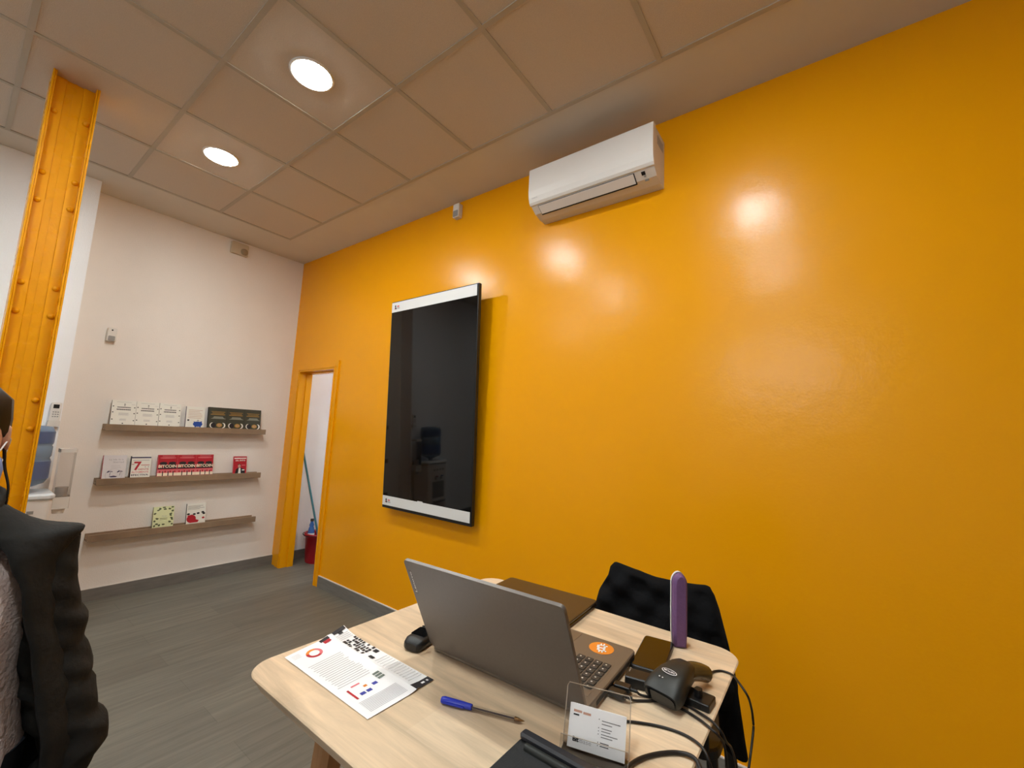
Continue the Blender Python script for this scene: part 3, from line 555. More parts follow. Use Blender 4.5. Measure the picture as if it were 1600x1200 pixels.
# ------------------------------------------------------------------ high table
TZ = 0.99
t = tag(empty('bar_table', (4.16, -1.455, 0)), 'high square birch table with rounded corners', 'table')
def rounded(x0, y0, x1, y1, r, ins, z, n=8):
    out = []
    for cx_, cy_, a0 in ((x1-r, y1-r, 0), (x0+r, y1-r, 90), (x0+r, y0+r, 180), (x1-r, y0+r, 270)):
        for k in range(n+1):
            a = math.radians(a0+90*k/n); out.append((cx_+(r-ins)*math.cos(a), cy_+(r-ins)*math.sin(a), z))
    return out
X0, Y0, X1, Y1 = 3.788, -1.833, 4.533, -1.082
MB().loft([rounded(X0, Y0, X1, Y1, 0.055, q, z) for q, z in ((0.018, TZ-0.032), (0.008, TZ-0.014), (0.0015, TZ-0.004), (0.001, TZ-0.002), (0.003, TZ))], M_BIRCH, smooth=False).build('tabletop', t)
ap = MB()
for a, b in (((X0+0.07, Y0+0.075), (X1-0.07, Y0+0.095)), ((X0+0.07, Y1-0.095), (X1-0.07, Y1-0.075)), ((X0+0.075, Y0+0.1), (X0+0.095, Y1-0.1)), ((X1-0.095, Y0+0.1), (X1-0.075, Y1-0.1))):
    ap.box((a[0], a[1], TZ-0.09), (b[0], b[1], TZ-0.033), M_BIRCH_S)
ap.build('apron', t)
for sx, sy in ((-1, -1), (-1, 1), (1, -1), (1, 1)):
    xt = 4.16+sx*0.265; yt = -1.4575+sy*0.225; xb = 4.16+sx*0.335; yb_ = -1.4575+sy*0.28
    def rg(x, y, z, h): return [(x+a, y+b, z) for a, b in ((h, h*0.6), (h*0.6, h), (-h*0.6, h), (-h, h*0.6), (-h, -h*0.6), (-h*0.6, -h), (h*0.6, -h), (h, -h*0.6))]
    MB().loft([rg(xb, yb_, 0, 0.016), rg((xt+xb)/2, (yt+yb_)/2, TZ/2, 0.021), rg(xt, yt, TZ-0.033, 0.026)], M_LEGW, smooth=False).build('leg', t)
for a, b in (((-1, -1), (1, -1)), ((-1, 1), (1, 1))):
    MB().tube([(4.16+a[0]*0.30, -1.4575+a[1]*0.263, 0.30), (4.16+b[0]*0.30, -1.4575+b[1]*0.263, 0.30)], 0.012, M_LEGW, samples=1).build('footrest', t)

# ------------------------------------------------------------------ open laptop (lid towards the viewer)
t = tag(empty('laptop', (4.19, -1.41, TZ)), 'open grey laptop with an orange sticker, lid turned to the viewer', 'laptop')
LX0, LX1, LY0, LY1 = 4.008, 4.368, -1.538, -1.283
zb = TZ+0.003
base = MB().rbox((LX0, LY0, zb), (LX1, LY1, zb+0.016), 0.012, M_LAPB, ch=0.002).build('base', t)
MB().box((LX1-0.001, -1.50, zb+0.004), (LX1+0.0006, -1.33, zb+0.011), M_DARK).build('side_ports', t)
tp = MB().box((4.125, -1.368, zb+0.0162), (4.245, -1.293, zb+0.0166), mat('trackpad', (108, 98, 86), 0.3, metal=0.3)).build('trackpad', t)
kb = MB().box((LX0+0.018, LY0+0.032, zb+0.0155), (LX1-0.014, -1.378, zb+0.0163), M_LAPB).build('keyboard_bed', t)
kx0, ky1 = LX1-0.018, -1.381     # nearest keys: number block on the right
rows, pitch, ph = 6, 0.0185, 0.0182
for r_ in range(6):
    # the laptop faces the wall: its left is +X. Number block ends at LX0.. keep one regular field, gap before the block nearest LX1
    for c_ in range(18):
        x = kx0-c_*pitch-(0.004 if c_ >= 4 else 0); y = ky1-r_*ph
        if x-0.0155 < LX0+0.018: continue
        if r_ == 0 and 8 <= c_ <= 11: continue
        hgt = 0.0155 if r_ < 5 else 0.011
        m_ = MB().rbox((x-0.0155, y-hgt, zb+0.0163), (x, y, zb+0.0182), 0.0018, M_KEY, n=2, ch=0.0005)
        m_.box((x-0.010, y-0.0085, zb+0.0182), (x-0.007, y-0.0055, zb+0.01835), M_LEG)
        kk = m_.build('key', kb)
MB().rbox((kx0-11*pitch-0.0195, ky1-0.0155, zb+0.0163), (kx0-8*pitch-0.004, ky1, zb+0.0182), 0.0018, M_KEY, n=2, ch=0.0005).build('space_bar', kb)
# sticker
A_ = MB(); sx_, sy_, sr = 4.306, -1.326, 0.0265
A_.lathe([(sr, 0), (sr, 0.0004)], M_ORANGE, T(sx_, sy_, zb+0.0161), 40, smooth=False)
A = Art(A_, T(sx_-sr, sy_-sr, zb+0.0166), 2*sr, 2*sr, 0.0002)
def bsym(A, m):
    def Rr(u0, v0, u1, v1): 
        c, s = math.cos(0.24+PI), math.sin(0.24+PI)
        A.poly([(0.5+(u-0.5)*c-(v-0.5)*s, 0.5+(u-0.5)*s+(v-0.5)*c) for u, v in ((u0, v0), (u1, v0), (u1, v1), (u0, v1))], m)
    Rr(0.34, 0.24, 0.43, 0.76); Rr(0.28, 0.68, 0.60, 0.76); Rr(0.28, 0.24, 0.62, 0.32); Rr(0.38, 0.46, 0.62, 0.54); Rr(0.56, 0.50, 0.66, 0.72); Rr(0.59, 0.28, 0.69, 0.50); Rr(0.40, 0.76, 0.46, 0.88); Rr(0.52, 0.76, 0.58, 0.88); Rr(0.40, 0.12, 0.46, 0.24); Rr(0.52, 0.12, 0.58, 0.24)
bsym(A, M_PAPER); A_.build('sticker', t, fix=False)['label'] = 'round orange sticker with a white B symbol'
# lid
la = math.atan2(0.098, 0.197)
LM = T((LX0+LX1)/2, -1.537, TZ+0.012, rx=la)      # local z up the lid, local -y faces the viewer (outer side)
lw = 0.18
def lid_poly(hz, r0=0.02, r1=0.008):
    out = []
    for cx_, cz_, a0, r in ((lw, 0, 270, r0), (lw, hz, 0, r1), (-lw, hz, 90, r1), (-lw, 0, 180, r0)):
        sx = 1 if cx_ > 0 else -1; sz = 1 if cz_ > 0 else -1
        for k in range(6):
            a = math.radians(a0+90*k/5); out.append((cx_-sx*r+r*math.cos(a), cz_-sz*r+r*math.sin(a)) if cz_ > 0 else (cx_-sx*r+r*math.cos(a), r+r*math.sin(a)))
    return out
lp = lid_poly(0.222)
MB().loft([[(x*0.996, -0.0035, z) for x, z in lp], [(x, -0.002, z) for x, z in lp], [(x, 0.003, z) for x, z in lp]], M_LAP, LM, smooth=False).build('lid', t)
MB().loft([[(x*0.99, 0.003, 0.003+z*0.975) for x, z in lp], [(x*0.99, 0.0042, 0.003+z*0.975) for x, z in lp]], M_BLACK, LM, smooth=False).build('bezel', t)
MB().box((-lw+0.01, 0.0042, 0.022), (lw-0.01, 0.0046, 0.212), M_SCREEN, LM).build('screen', t)
MB().tube([tuple(LM @ Vector((-0.12, 0.004, 0.003))), tuple(LM @ Vector((0.12, 0.004, 0.003)))], 0.005, M_BLACK, samples=1, n=10).build('hinge', t)
A_ = MB(); LB = LM @ T(-lw+0.0065, -0.0037, 0.142) @ Matrix.Rotation(PI/2, 4, 'X') 
A_.add([(0, 0, 0), (0.0085, 0, 0), (0.0085, 0.058, 0), (0, 0.058, 0)], [(0, 1, 2, 3)], mat('badge_metal', (96, 88, 84), 0.3, metal=0.6), LB)
A = Art(A_, LB @ T(0.0072, 0.004, 0.0001, rz=PI/2), 0.05, 0.0055, 0.0001); A.text('Lenovo', 0, 0, 1, 1, mat('badge_letters', (220, 214, 210), 0.4), 1, bold=0.01); A_.build('badge', t, fix=False)

t.rotation_euler = (0, 0, math.radians(2.5)); t.location.x -= 0.006
# closed laptop behind
t = tag(empty('closed_laptop', (4.03, -1.18, TZ)), 'thin dark closed laptop lying behind the open laptop', 'laptop')
QM = T(4.028, -1.180, TZ, rz=math.radians(3.2))
MB().rbox((-0.147, -0.098, 0.002), (0.147, 0.105, 0.009), 0.012, M_LAP2, QM, ch=0.002).build('base', t)
MB().rbox((-0.147, -0.098, 0.0098), (0.147, 0.105, 0.0165), 0.012, M_LAP2, QM, ch=0.0018).build('lid', t)
for sx in (-1, 1):
    for sy in (-1, 1): MB().lathe([(0.006, 0), (0.006, 0.0022)], M_RUBBER, QM @ T(sx*0.12, sy*0.08, 0), 8).build('foot', t)

# ------------------------------------------------------------------ small things on the table
t = tag(empty('smartphone', (4.377, -1.24, TZ)), 'black smartphone lying face up beside the purple case', 'phone')
PM = T(4.3815, -1.240, TZ, rz=math.radians(8))
MB().rbox((-0.033, -0.077, 0), (0.033, 0.077, 0.0095), 0.009, M_BLACK, PM, ch=0.002).build('body', t)
MB().rbox((-0.0305, -0.0745, 0.0095), (0.0305, 0.0745, 0.0101), 0.007, M_SCREEN, PM).build('screen', t)
t = tag(empty('power_bank', (4.398, -1.366, TZ)), 'long black box between the phone and the laptop plugs', 'power bank')
AM = T(4.3985, -1.366, TZ, rz=math.radians(12))
MB().rbox((-0.0275, -0.018, 0), (0.0265, 0.018, 0.019), 0.004, M_BLACK, AM, ch=0.002).build('body', t)
MB().box((-0.022, 0.002, 0.019), (-0.0205, 0.012, 0.0193), M_GREYP, AM).build('mark', t)
t = tag(empty('usb_hub', (4.497, -1.35, TZ)), 'flat black box half under the barcode scanner at the table edge', 'usb hub')
HM = T(4.490, -1.348, TZ, rz=math.radians(-4))
MB().rbox((-0.035, -0.021, 0), (0.034, 0.021, 0.013), 0.003, M_BLACK, HM, ch=0.0015).build('body', t)
MB().box((-0.01, -0.0215, 0.003), (0.003, -0.021, 0.009), M_DARK, HM).box((0.008, -0.0215, 0.003), (0.021, -0.021, 0.009), M_DARK, HM).build('ports', t)
# purple case
t = tag(empty('purple_case', (4.413, -1.150, TZ)), 'slim purple case with a white edge standing upright near the back edge', 'case')
def capsule(w_, d_, h_, y0_, y1_, m, M):
    pts = []
    for i in range(17):
        a = PI*i/16; pts.append((w_*math.cos(a), h_-w_*1.5+w_*1.5*math.sin(a)))
    pts = [(w_*0.86, 0), (w_*0.97, 0.03), (w_, 0.06)]+pts+[(-w_, 0.06), (-w_*0.97, 0.03), (-w_*0.86, 0)]
    c0 = (0, h_/2); sh = lambda k: [(c0[0]+(x-c0[0])*k, (z-c0[1])*(1-(1-k)*0.18)+c0[1]) for x, z in pts]
    mb = MB(); mb.loft([[(x, y0_, z) for x, z in sh(0.62)], [(x, y0_+0.004, z) for x, z in sh(0.9)], [(x, y0_+0.009, z) for x, z in sh(1)], [(x, y1_, z) for x, z in sh(1)]], m, M); return mb
CM = T(4.4135, -1.150, TZ, rz=math.radians(32))
capsule(0.0165, 0.02, 0.162, -0.010, 0.008, M_PURPLE, CM).build('front_shell', t)
capsule(0.0172, 0.02, 0.163, 0.0, 0.0, M_STRIP, CM @ T(0, 0.0175, 0, rz=PI)).build('white_back', t)
# barcode scanner
t = tag(empty('barcode_scanner', (4.46, -1.36, TZ)), 'black handheld barcode scanner lying on its cables', 'barcode scanner')
M_SC = mat('scanner_body', (34, 35, 33), 0.45, noise=0.15, nscale=40)
SM = T(4.450, -1.417, TZ+0.0048, rz=math.radians(-12))
def srow(y, w_, z0, z1, xo=0, n=20, k=0.0):
    out = []
    for i in range(n):
        a = 2*PI*i/n; ca, sa = math.cos(a), math.sin(a); p = 0.55
        z = (z0+z1)/2+(z1-z0)/2*math.copysign(abs(sa)**p, sa); out.append((xo+w_*math.copysign(abs(ca)**p, ca), y+k*(z1-z), z))
    return out
MB().loft([srow(0.0, 0.031, 0.001, 0.026, k=0.35), srow(0.003, 0.034, 0.0005, 0.029, k=0.3), srow(0.022, 0.034, 0.001, 0.041, k=0.15), srow(0.052, 0.028, 0.004, 0.050), srow(0.078, 0.022, 0.009, 0.052), srow(0.096, 0.019, 0.011, 0.049), srow(0.107, 0.015, 0.014, 0.042), srow(0.112, 0.008, 0.020, 0.034)], M_SC, SM).build('head', t)
MB().loft([srow(-0.0012, 0.028, 0.003, 0.0225, k=0.35), srow(0.001, 0.028, 0.003, 0.0225, k=0.35)], M_BLACKG, SM, smooth=False).build('window', t)
MB().tube([(4.466, -1.345, TZ+0.034), (4.477, -1.315, TZ+0.033), (4.488, -1.290, TZ+0.026), (4.496, -1.274, TZ+0.019)], lambda q: 0.018-0.003*q, mat('scanner_grip_reflection', (74, 60, 36), 0.25, spec=0.6), n=14).build('handle', t)  # black grip; brownish reflection is put into its base colour
MB().rbox((0.030, 0.066, 0.010), (0.042, 0.080, 0.022), 0.004, M_BLACK, SM).build('trigger', t)
A_ = MB(); BM = SM @ T(0, 0.036, 0.0468, rx=math.radians(15)) @ T(0.0145, 0.006, 0, rz=PI)
A = Art(A_, BM, 0.029, 0.012, 0.0003); A.ell(0.5, 0.5, 0.5, 0.5, M_STRIP, 0, 28); A.ell(0.5, 0.5, 0.45, 0.40, M_BLACK, 1, 28); A.text('NETUM', 0.15, 0.34, 0.85, 0.66, M_STRIP, 2, bold=0.02); A_.build('maker_badge', t, fix=False)
MB().lathe([(0.0014, 0), (0.0005, 0.0012)], M_STRIP, SM @ T(-0.010, 0.019, 0.0405), 8).lathe([(0.0014, 0), (0.0005, 0.0012)], M_STRIP, SM @ T(-0.004, 0.019, 0.0405), 8).build('indicator', t)

# cables
def cable(label, pts, r=0.0022, cat='cable', m=None, plug=None, name='cable'):
    o = MB().tube(pts, r, m or M_CABLE, n=8, samples=10)
    root = o.build(name, loc=pts[0]); tag(root, label, cat, 'thin black cables on the table'); return root
cable('thin black cable arching from the scanner handle over the right table edge', [(4.496, -1.275, 1.006), (4.495, -1.250, 0.998), (4.499, -1.218, 0.9925), (4.512, -1.203, 0.9925), (4.532, -1.206, 0.993), (4.548, -1.235, 0.996), (4.565, -1.250, 0.985), (4.566, -1.215, 0.95), (4.566, -1.195, 0.92), (4.566, -1.194, 0.895), (4.565, -1.249, 0.858), (4.56, -1.28, 0.80), (4.55, -1.27, 0.55), (4.54, -1.25, 0.3)])
def usb(label, x, y, ang, pts):
    e = tag(empty('usb_cable', (x, y, TZ)), label, 'cable', 'usb cables plugged into the laptop')
    UM = T(x, y, TZ+0.004, rz=ang)
    MB().rbox((-0.001, -0.0075, 0.0005), (0.012, 0.0075, 0.0085), 0.002, M_CHROME, UM).build('metal_plug', e)
    MB().rbox((0.0, -0.009, 0.0), (0.030, 0.009, 0.010), 0.003, M_BLACK, UM, ch=0.0015).build('plug_housing', e)
    MB().tube([tuple(UM @ Vector((0.03, 0, 0.005))), tuple(UM @ Vector((0.042, 0, 0.005)))], 0.0034, M_BLACK, samples=1).build('strain_relief', e)
    MB().tube([tuple(UM @ Vector((0.040, 0, 0.005)))]+pts, 0.0022, M_CABLE, samples=10).build('cord', e)
usb('usb cable in the laptop side, upper plug, running under the scanner', 4.3655, -1.412, math.radians(8), [(4.412, -1.402, 0.9935), (4.430, -1.393, 0.9925), (4.458, -1.378, 0.9925), (4.485, -1.376, 0.9925), (4.513, -1.385, 0.9935), (4.534, -1.397, 0.9945), (4.548, -1.403, 0.988), (4.550, -1.375, 0.960), (4.549, -1.324, 0.923), (4.549, -1.277, 0.866), (4.55, -1.265, 0.80), (4.54, -1.25, 0.5)])
usb('usb cable in the laptop side, lower plug, running under the scanner', 4.3655, -1.437, math.radians(4), [(4.408, -1.427, 0.9935), (4.424, -1.412, 0.9925), (4.446, -1.396, 0.9925), (4.484, -1.392, 0.9925), (4.515, -1.403, 0.9930), (4.533, -1.416, 0.9945), (4.546, -1.418, 0.990), (4.549, -1.387, 0.960), (4.549, -1.371, 0.917), (4.548, -1.375, 0.86), (4.54, -1.34, 0.5)])
cable('black cable running from behind the card holder over the table edge', [(4.40, -1.505, 0.9925), (4.427, -1.484, 0.9925), (4.465, -1.465, 0.9925), (4.503, -1.458, 0.9925), (4.532, -1.470, 0.9935), (4.546, -1.480, 0.982), (4.549, -1.462, 0.945), (4.545, -1.42, 0.88), (4.54, -1.40, 0.5)])
cable('thick black cable curling out in front of the card holder over the edge', [(4.457, -1.630, 0.994), (4.462, -1.575, 0.994), (4.479, -1.538, 0.9935), (4.507, -1.508, 0.9935), (4.532, -1.506, 0.9945), (4.547, -1.528, 0.984), (4.549, -1.545, 0.95), (4.545, -1.55, 0.88), (4.54, -1.56, 0.5)], r=0.0031)

# cordless handset
t = tag(empty('cordless_phone', (3.95, -1.53, TZ)), 'black cordless telephone handset lying left of the open laptop', 'phone')
HM = T(3.962, -1.500, TZ, rz=math.radians(12))
def hrow(y, w_, h_, z0=0.0, n=20):
    return [(w_*math.copysign(abs(math.cos(2*PI*i/n))**0.6, math.cos(2*PI*i/n)), y, z0+h_/2+h_/2*math.copysign(abs(math.sin(2*PI*i/n))**0.6, math.sin(2*PI*i/n))) for i in range(n)]
MB().loft([hrow(-0.082, 0.014, 0.014, 0.003), hrow(-0.079, 0.020, 0.020, 0.001), hrow(-0.068, 0.0235, 0.026), hrow(-0.03, 0.024, 0.026), hrow(0.04, 0.024, 0.024), hrow(0.066, 0.022, 0.022), hrow(0.074, 0.015, 0.016, 0.002)], M_BLACK, HM).build('body', t)
MB().rbox((-0.018, -0.060, 0.0258), (0.018, -0.025, 0.0268), 0.003, M_BLACKG, HM).build('display', t)
MB().lathe([(0.0115, 0), (0.0115, 0.002), (0.0085, 0.002), (0.0085, 0)], M_CHROME, HM @ T(0, -0.006, 0.0255), 24).build('navigation_ring', t)
for i in range(4):
    for j in range(3): MB().rbox((-0.0155+j*0.0115, 0.012+i*0.0095, 0.0235), (-0.0075+j*0.0115, 0.018+i*0.0095, 0.0262), 0.002, M_GREYP, HM).build('button', t)
for s in (-1, 1): MB().rbox((s*0.014-0.003, -0.021, 0.0255), (s*0.014+0.003, -0.017, 0.027), 0.001, M_CHROME, HM).build('soft_key', t)

# pen
t = tag(empty('ballpoint_pen', (4.22, -1.63, TZ)), 'clear ballpoint pen with a blue cap on the bare table top', 'pen')
p0 = Vector((4.150, -1.655, TZ+0.0058)); p1 = Vector((4.293, -1.606, TZ+0.0045)); dd = (p1-p0)
an = math.atan2(dd.y, dd.x); NM = T(p0.x, p0.y, p0.z, rz=an) @ Matrix.Rotation(PI/2, 4, 'Y')
M_PCAP = mat('pen_cap_blue', (40, 56, 180), 0.25)
MB().lathe([(0.0015, 0), (0.0045, 0.001), (0.0058, 0.006), (0.0056, 0.03), (0.0048, 0.055), (0.0044, 0.058)], M_PCAP, NM, 16).build('cap', t)
MB().box((-0.0075, -0.0015, 0.004), (-0.0055, 0.0015, 0.045), M_PCAP, NM @ Matrix.Rotation(PI/2, 4, 'Z')).build('cap_clip', t)
MB().lathe([(0.0042, 0.056), (0.0042, 0.138), (0.003, 0.143)], M_ACR, NM, 6, smooth=False).build('barrel', t)
MB().lathe([(0.0013, 0.056), (0.0013, 0.14)], mat('ink_tube', (60, 40, 46), 0.4), NM, 8).build('ink_tube', t)
MB().lathe([(0.0034, 0.134), (0.0026, 0.140), (0.0012, 0.148), (0.0004, 0.151)], mat('brass_tip', (150, 110, 66), 0.3, metal=0.8), NM, 12).build('tip', t)

# leaflet: left page over a wider sheet, slightly curled at the far corner
t = tag(empty('leaflet', (3.95, -1.69, TZ)), 'printed white leaflet with charts on the left of the table', 'leaflet')
def sheet(u0, v0, u1, v1, z, m, P, nu=10, nv=24, curl=True):
    vs = []; fs = []
    for i in range(nu+1):
        for j in range(nv+1):
            u = u0+(u1-u0)*i/nu; v = v0+(v1-v0)*j/nv; vs.append(P(u, v, z))
    for i in range(nu):
        for j in range(nv): a = i*(nv+1)+j; fs.append((a, a+nv+1, a+nv+2, a+1))
    return MB().add(vs, fs, m, smooth=True)
def LP(u, v, z):   # u: 0..0.149 across the table (+y), v: 0..0.30 along (+x)
    lift = 0.010*max(0, (u-0.07)/0.079)**2*max(0, 1-v/0.07)**2 + 0.0022*math.exp(-((u-0.103)/0.01)**2)
    return (3.813+v*1.0-u*0.17*max(0, 1-v/0.25)*1.0, -1.763+u-v*0.004, TZ+0.0008+z+lift)
sheet(0.0, 0.0, 0.103, 0.281, 0.0008, M_PAPER, LP).build('left_page', t, fix=False)
sheet(0.095, 0.0, 0.146, 0.279, 0.0002, M_PAPER, LP).build('right_page', t, fix=False)
pr = MB()
def pq(u0, v0, u1, v1, m, l=1, dz=0.0):
    n = max(1, int(abs(v1-v0)/0.02)); k = max(1, int(abs(u1-u0)/0.02))
    for a in range(k):
        for b in range(n):
            ua, ub = u0+(u1-u0)*a/k, u0+(u1-u0)*(a+1)/k; va, vb = v0+(v1-v0)*b/n, v0+(v1-v0)*(b+1)/n
            z = 0.0010+0.00012*l+dz; pr.add([LP(ua, va, z), LP(ub, va, z), LP(ub, vb, z), LP(ua, vb, z)], [(0, 1, 2, 3)], m)
def pring(uc, vc, ro, ri, a0, a1, m, n=14):
    for i in range(n):
        t0 = math.radians(a0+(a1-a0)*i/n); t1 = math.radians(a0+(a1-a0)*(i+1)/n); z = 0.0012
        pr.add([LP(uc+r*math.cos(a), vc+r*math.sin(a), z) for r, a in ((ri, t0), (ro, t0), (ro, t1), (ri, t1))], [(0, 1, 2, 3)], m)
pring(0.048, 0.034, 0.017, 0.0105, 60, 200, C_R); pring(0.048, 0.034, 0.017, 0.0105, 200, 300, M_ORANGE); pring(0.048, 0.034, 0.017, 0.0105, 300, 420, C_PK)
for i in range(16):      # text on the left page
    v = 0.072+i*0.0068; pq(0.012+0.002*(i % 3), v, 0.088-0.012*random.random(), v+0.0016, M_TXT)
for i in range(4): pq(0.008, 0.012+0.0045*i, 0.025, 0.0128+0.0045*i, M_TXT)
pq(0.018, 0.192, 0.022, 0.226, C_R); pq(0.03, 0.186, 0.048, 0.190, C_PK)
pq(0.030, 0.214, 0.040, 0.222, M_BLUE); pq(0.043, 0.214, 0.053, 0.222, M_BLUE); pq(0.062, 0.204, 0.072, 0.212, M_BLUE); pq(0.047, 0.199, 0.054, 0.205, M_ORANGE)
for i in range(3): pq(0.080, 0.182+i*0.008, 0.094, 0.188+i*0.008, mat('grey_green', (110, 122, 114), 0.6))
for i in range(10): pq(0.014, 0.236+i*0.0036, 0.092, 0.2372+i*0.0036, M_TXT)
pq(0.078, 0.002, 0.1, 0.012, M_INK); pq(0.082, 0.006, 0.098, 0.022, C_R); pring(0.090, 0.014, 0.0055, 0.003, 0, 360, M_PAPER, 12)
pq(0.112, 0.0, 0.144, 0.010, M_INK); pq(0.122, 0.010, 0.132, 0.018, M_INK)
rr = random.Random(5)
for i in range(9):
    for j in range(4):
        if rr.random() < 0.86: uu = 0.108+j*0.0095+rr.random()*0.002; vv = 0.045+i*0.0078; pq(uu, vv, uu+0.006+0.002*rr.random(), vv+0.0045+0.002*rr.random(), M_INK)
pq(0.112, 0.128, 0.120, 0.142, M_INK); pq(0.132, 0.118, 0.142, 0.130, M_INK)
for i in range(13): pq(0.110, 0.152+i*0.008, 0.142, 0.1533+i*0.008, M_TXT)
pq(0.103, 0.262, 0.146, 0.279, M_INK, 1); pq(0.12, 0.268, 0.130, 0.273, M_PAPER, 2); pq(0.135, 0.268, 0.139, 0.273, M_PAPER, 2)
for i in range(4): pq(0.11, 0.02+i*0.006, 0.142, 0.0212+i*0.006, M_TXT)
pr.build('print', t, fix=False)

# card holder with a card
t = tag(empty('card_holder', (4.41, -1.58, TZ)), 'clear acrylic business card holder near the front right of the table', 'card holder')
KM = T(4.4095, -1.588, TZ, rz=math.radians(17))
th = 0.002; bt = math.radians(-20)
MB().rbox((-0.049, -0.001, 0.0), (0.049, 0.001, 0.078), 0.006, M_ACR, KM @ T(0, 0.0, 0.004, rx=bt), axis=1).build('back_plate', t)
MB().box((-0.049, -0.030, 0.0), (0.049, 0.006, 0.002), M_ACR, KM).build('base_plate', t)
MB().box((-0.049, -0.001, 0.0), (0.049, 0.001, 0.026), M_ACR, KM @ T(0, -0.026, 0.002, rx=bt*0.8)).build('front_lip', t)
ed = MB(); BK = KM @ T(0, 0.0, 0.004, rx=bt)
ed.tube([tuple(BK @ Vector(p)) for p in ((-0.049, 0, 0), (-0.049, 0, 0.073), (-0.0465, 0, 0.0775), (0.0465, 0, 0.0775), (0.049, 0, 0.073), (0.049, 0, 0))], 0.0007, M_ACRE, samples=1, n=6)
FK = KM @ T(0, -0.026, 0.002, rx=bt*0.8)
ed.tube([tuple(FK @ Vector(p)) for p in ((-0.049, 0, 0), (-0.049, 0, 0.026), (0.049, 0, 0.026), (0.049, 0, 0))], 0.0006, M_ACRE, samples=1, n=6)
ed.tube([tuple(KM @ Vector(p)) for p in ((-0.049, 0.0, 0.002), (-0.049, -0.03, 0.002), (0.049, -0.03, 0.002), (0.049, 0.0, 0.002))], 0.0007, M_ACRE, samples=1, n=6)
ed.build('polished_edges', t)
CK = KM @ T(0.001, -0.0085, 0.0045, rx=bt, ry=math.radians(1))
cs = MB(); 
for i in range(5): cs.box((-0.0425+(0.0008*i if i else 0), 0.0009*i, 0), (0.0425-0.0004*i, 0.0009*i+0.0006, 0.055), M_PAPER, CK)
cc = cs.build('business_cards', loc=(4.41, -1.6, TZ)); tag(cc, 'small pack of white business cards in the clear holder', 'business cards')
A_ = MB(); A = Art(A_, CK @ T(-0.0425, -0.0001, 0, rx=PI/2), 0.085, 0.055, 0.00012)
A.rect(0.07, 0.81, 0.22, 0.865, C_TAN); A.rect(0.24, 0.80, 0.38, 0.855, C_TAN); A.rect(0.07, 0.735, 0.17, 0.77, M_INK)
for i, (v, e) in enumerate(((0.76, 0.90), (0.69, 0.76), (0.59, 0.76), (0.53, 0.74), (0.46, 0.86), (0.40, 0.78))): A.rect(0.58, v, e, v+0.018, M_INK); 
for i in range(12): A.rect(0.60+i*0.022, 0.39, 0.604+i*0.022, 0.79, M_PAPER, 2)
for v in (0.79, 0.60, 0.53, 0.46, 0.28, 0.21): A.ell(0.53, v, 0.008, 0.012, M_INK, 1, 8)
A.rect(0.57, 0.27, 0.72, 0.29, M_INK); A.rect(0.57, 0.20, 0.72, 0.22, M_INK)
A.text('Bit', 0.09, 0.15, 0.20, 0.26, M_INK, 1, bold=0.05); A.text('Base', 0.215, 0.15, 0.42, 0.25, M_TXT, 1)
A_.build('print', cc, fix=False)

# black device at the front edge
t = tag(empty('tablet_case', (4.43, -1.73, TZ)), 'black case with a raised ridge lying at the front edge of the table', 'tablet case')
KM2 = T(0, 0, TZ)
def blackslab(x0, y0, x1, y1, z0, z1, r, m, nm, ch=0.004): MB().rbox((x0, y0, z0), (x1, y1, z1), r, m, KM2, ch=ch).build(nm, t)
blackslab(4.325, -1.80, 4.515, -1.655, 0.0, 0.026, 0.012, M_RUBBER, 'body')
MB().rbox((4.327, -1.672, 0.026), (4.513, -1.656, 0.036), 0.006, mat('slate_edge', (44, 44, 48), 0.4), KM2, ch=0.003).build('raised_edge', t)
MB().tube([(4.345, -1.680, TZ+0.028), (4.51, -1.680, TZ+0.028)], 0.0055, mat('ridge_rubber', (40, 42, 40), 0.3), samples=1, n=12).build('ridge', t)

# ------------------------------------------------------------------ bar stool and coat over its backrest
t = tag(empty('bar_stool', (4.30, -0.87, 0)), 'black bar stool with a backrest between the high table and the yellow wall', 'chair')
M_ST = mat('black_stool', (24, 22, 21), 0.5)
SCX, SCY = 4.31, -0.80
MB().rbox((SCX-0.15, SCY-0.10, 0.61), (SCX+0.13, SCY+0.20, 0.64), 0.05, M_ST, ch=0.005).build('seat', t)
lb = []
for sx in (-1, 1):
    for sy in (-1, 1):
        MB().tube([(SCX+sx*0.16, SCY+0.05+sy*0.16, 0.0), (SCX+sx*0.11, SCY+0.05+sy*0.11, 0.61)], 0.015, M_ST, samples=1, n=10).build('leg', t)
for sy in (-1, 1): MB().tube([(SCX-0.142, SCY+0.05+sy*0.142, 0.22), (SCX+0.142, SCY+0.05+sy*0.142, 0.22)], 0.010, M_ST, samples=1).build('stretcher', t)
for sx in (-1, 1): MB().tube([(SCX+sx*0.10, SCY-0.085, 0.63), (SCX+sx*0.10, SCY-0.135, 1.02)], 0.010, M_ST, samples=1, n=10).build('back_post', t)
MB().rbox((SCX-0.125, -0.948, 0.97), (SCX+0.11, -0.935, 1.05), 0.01, M_ST, axis=1).build('backrest', t)
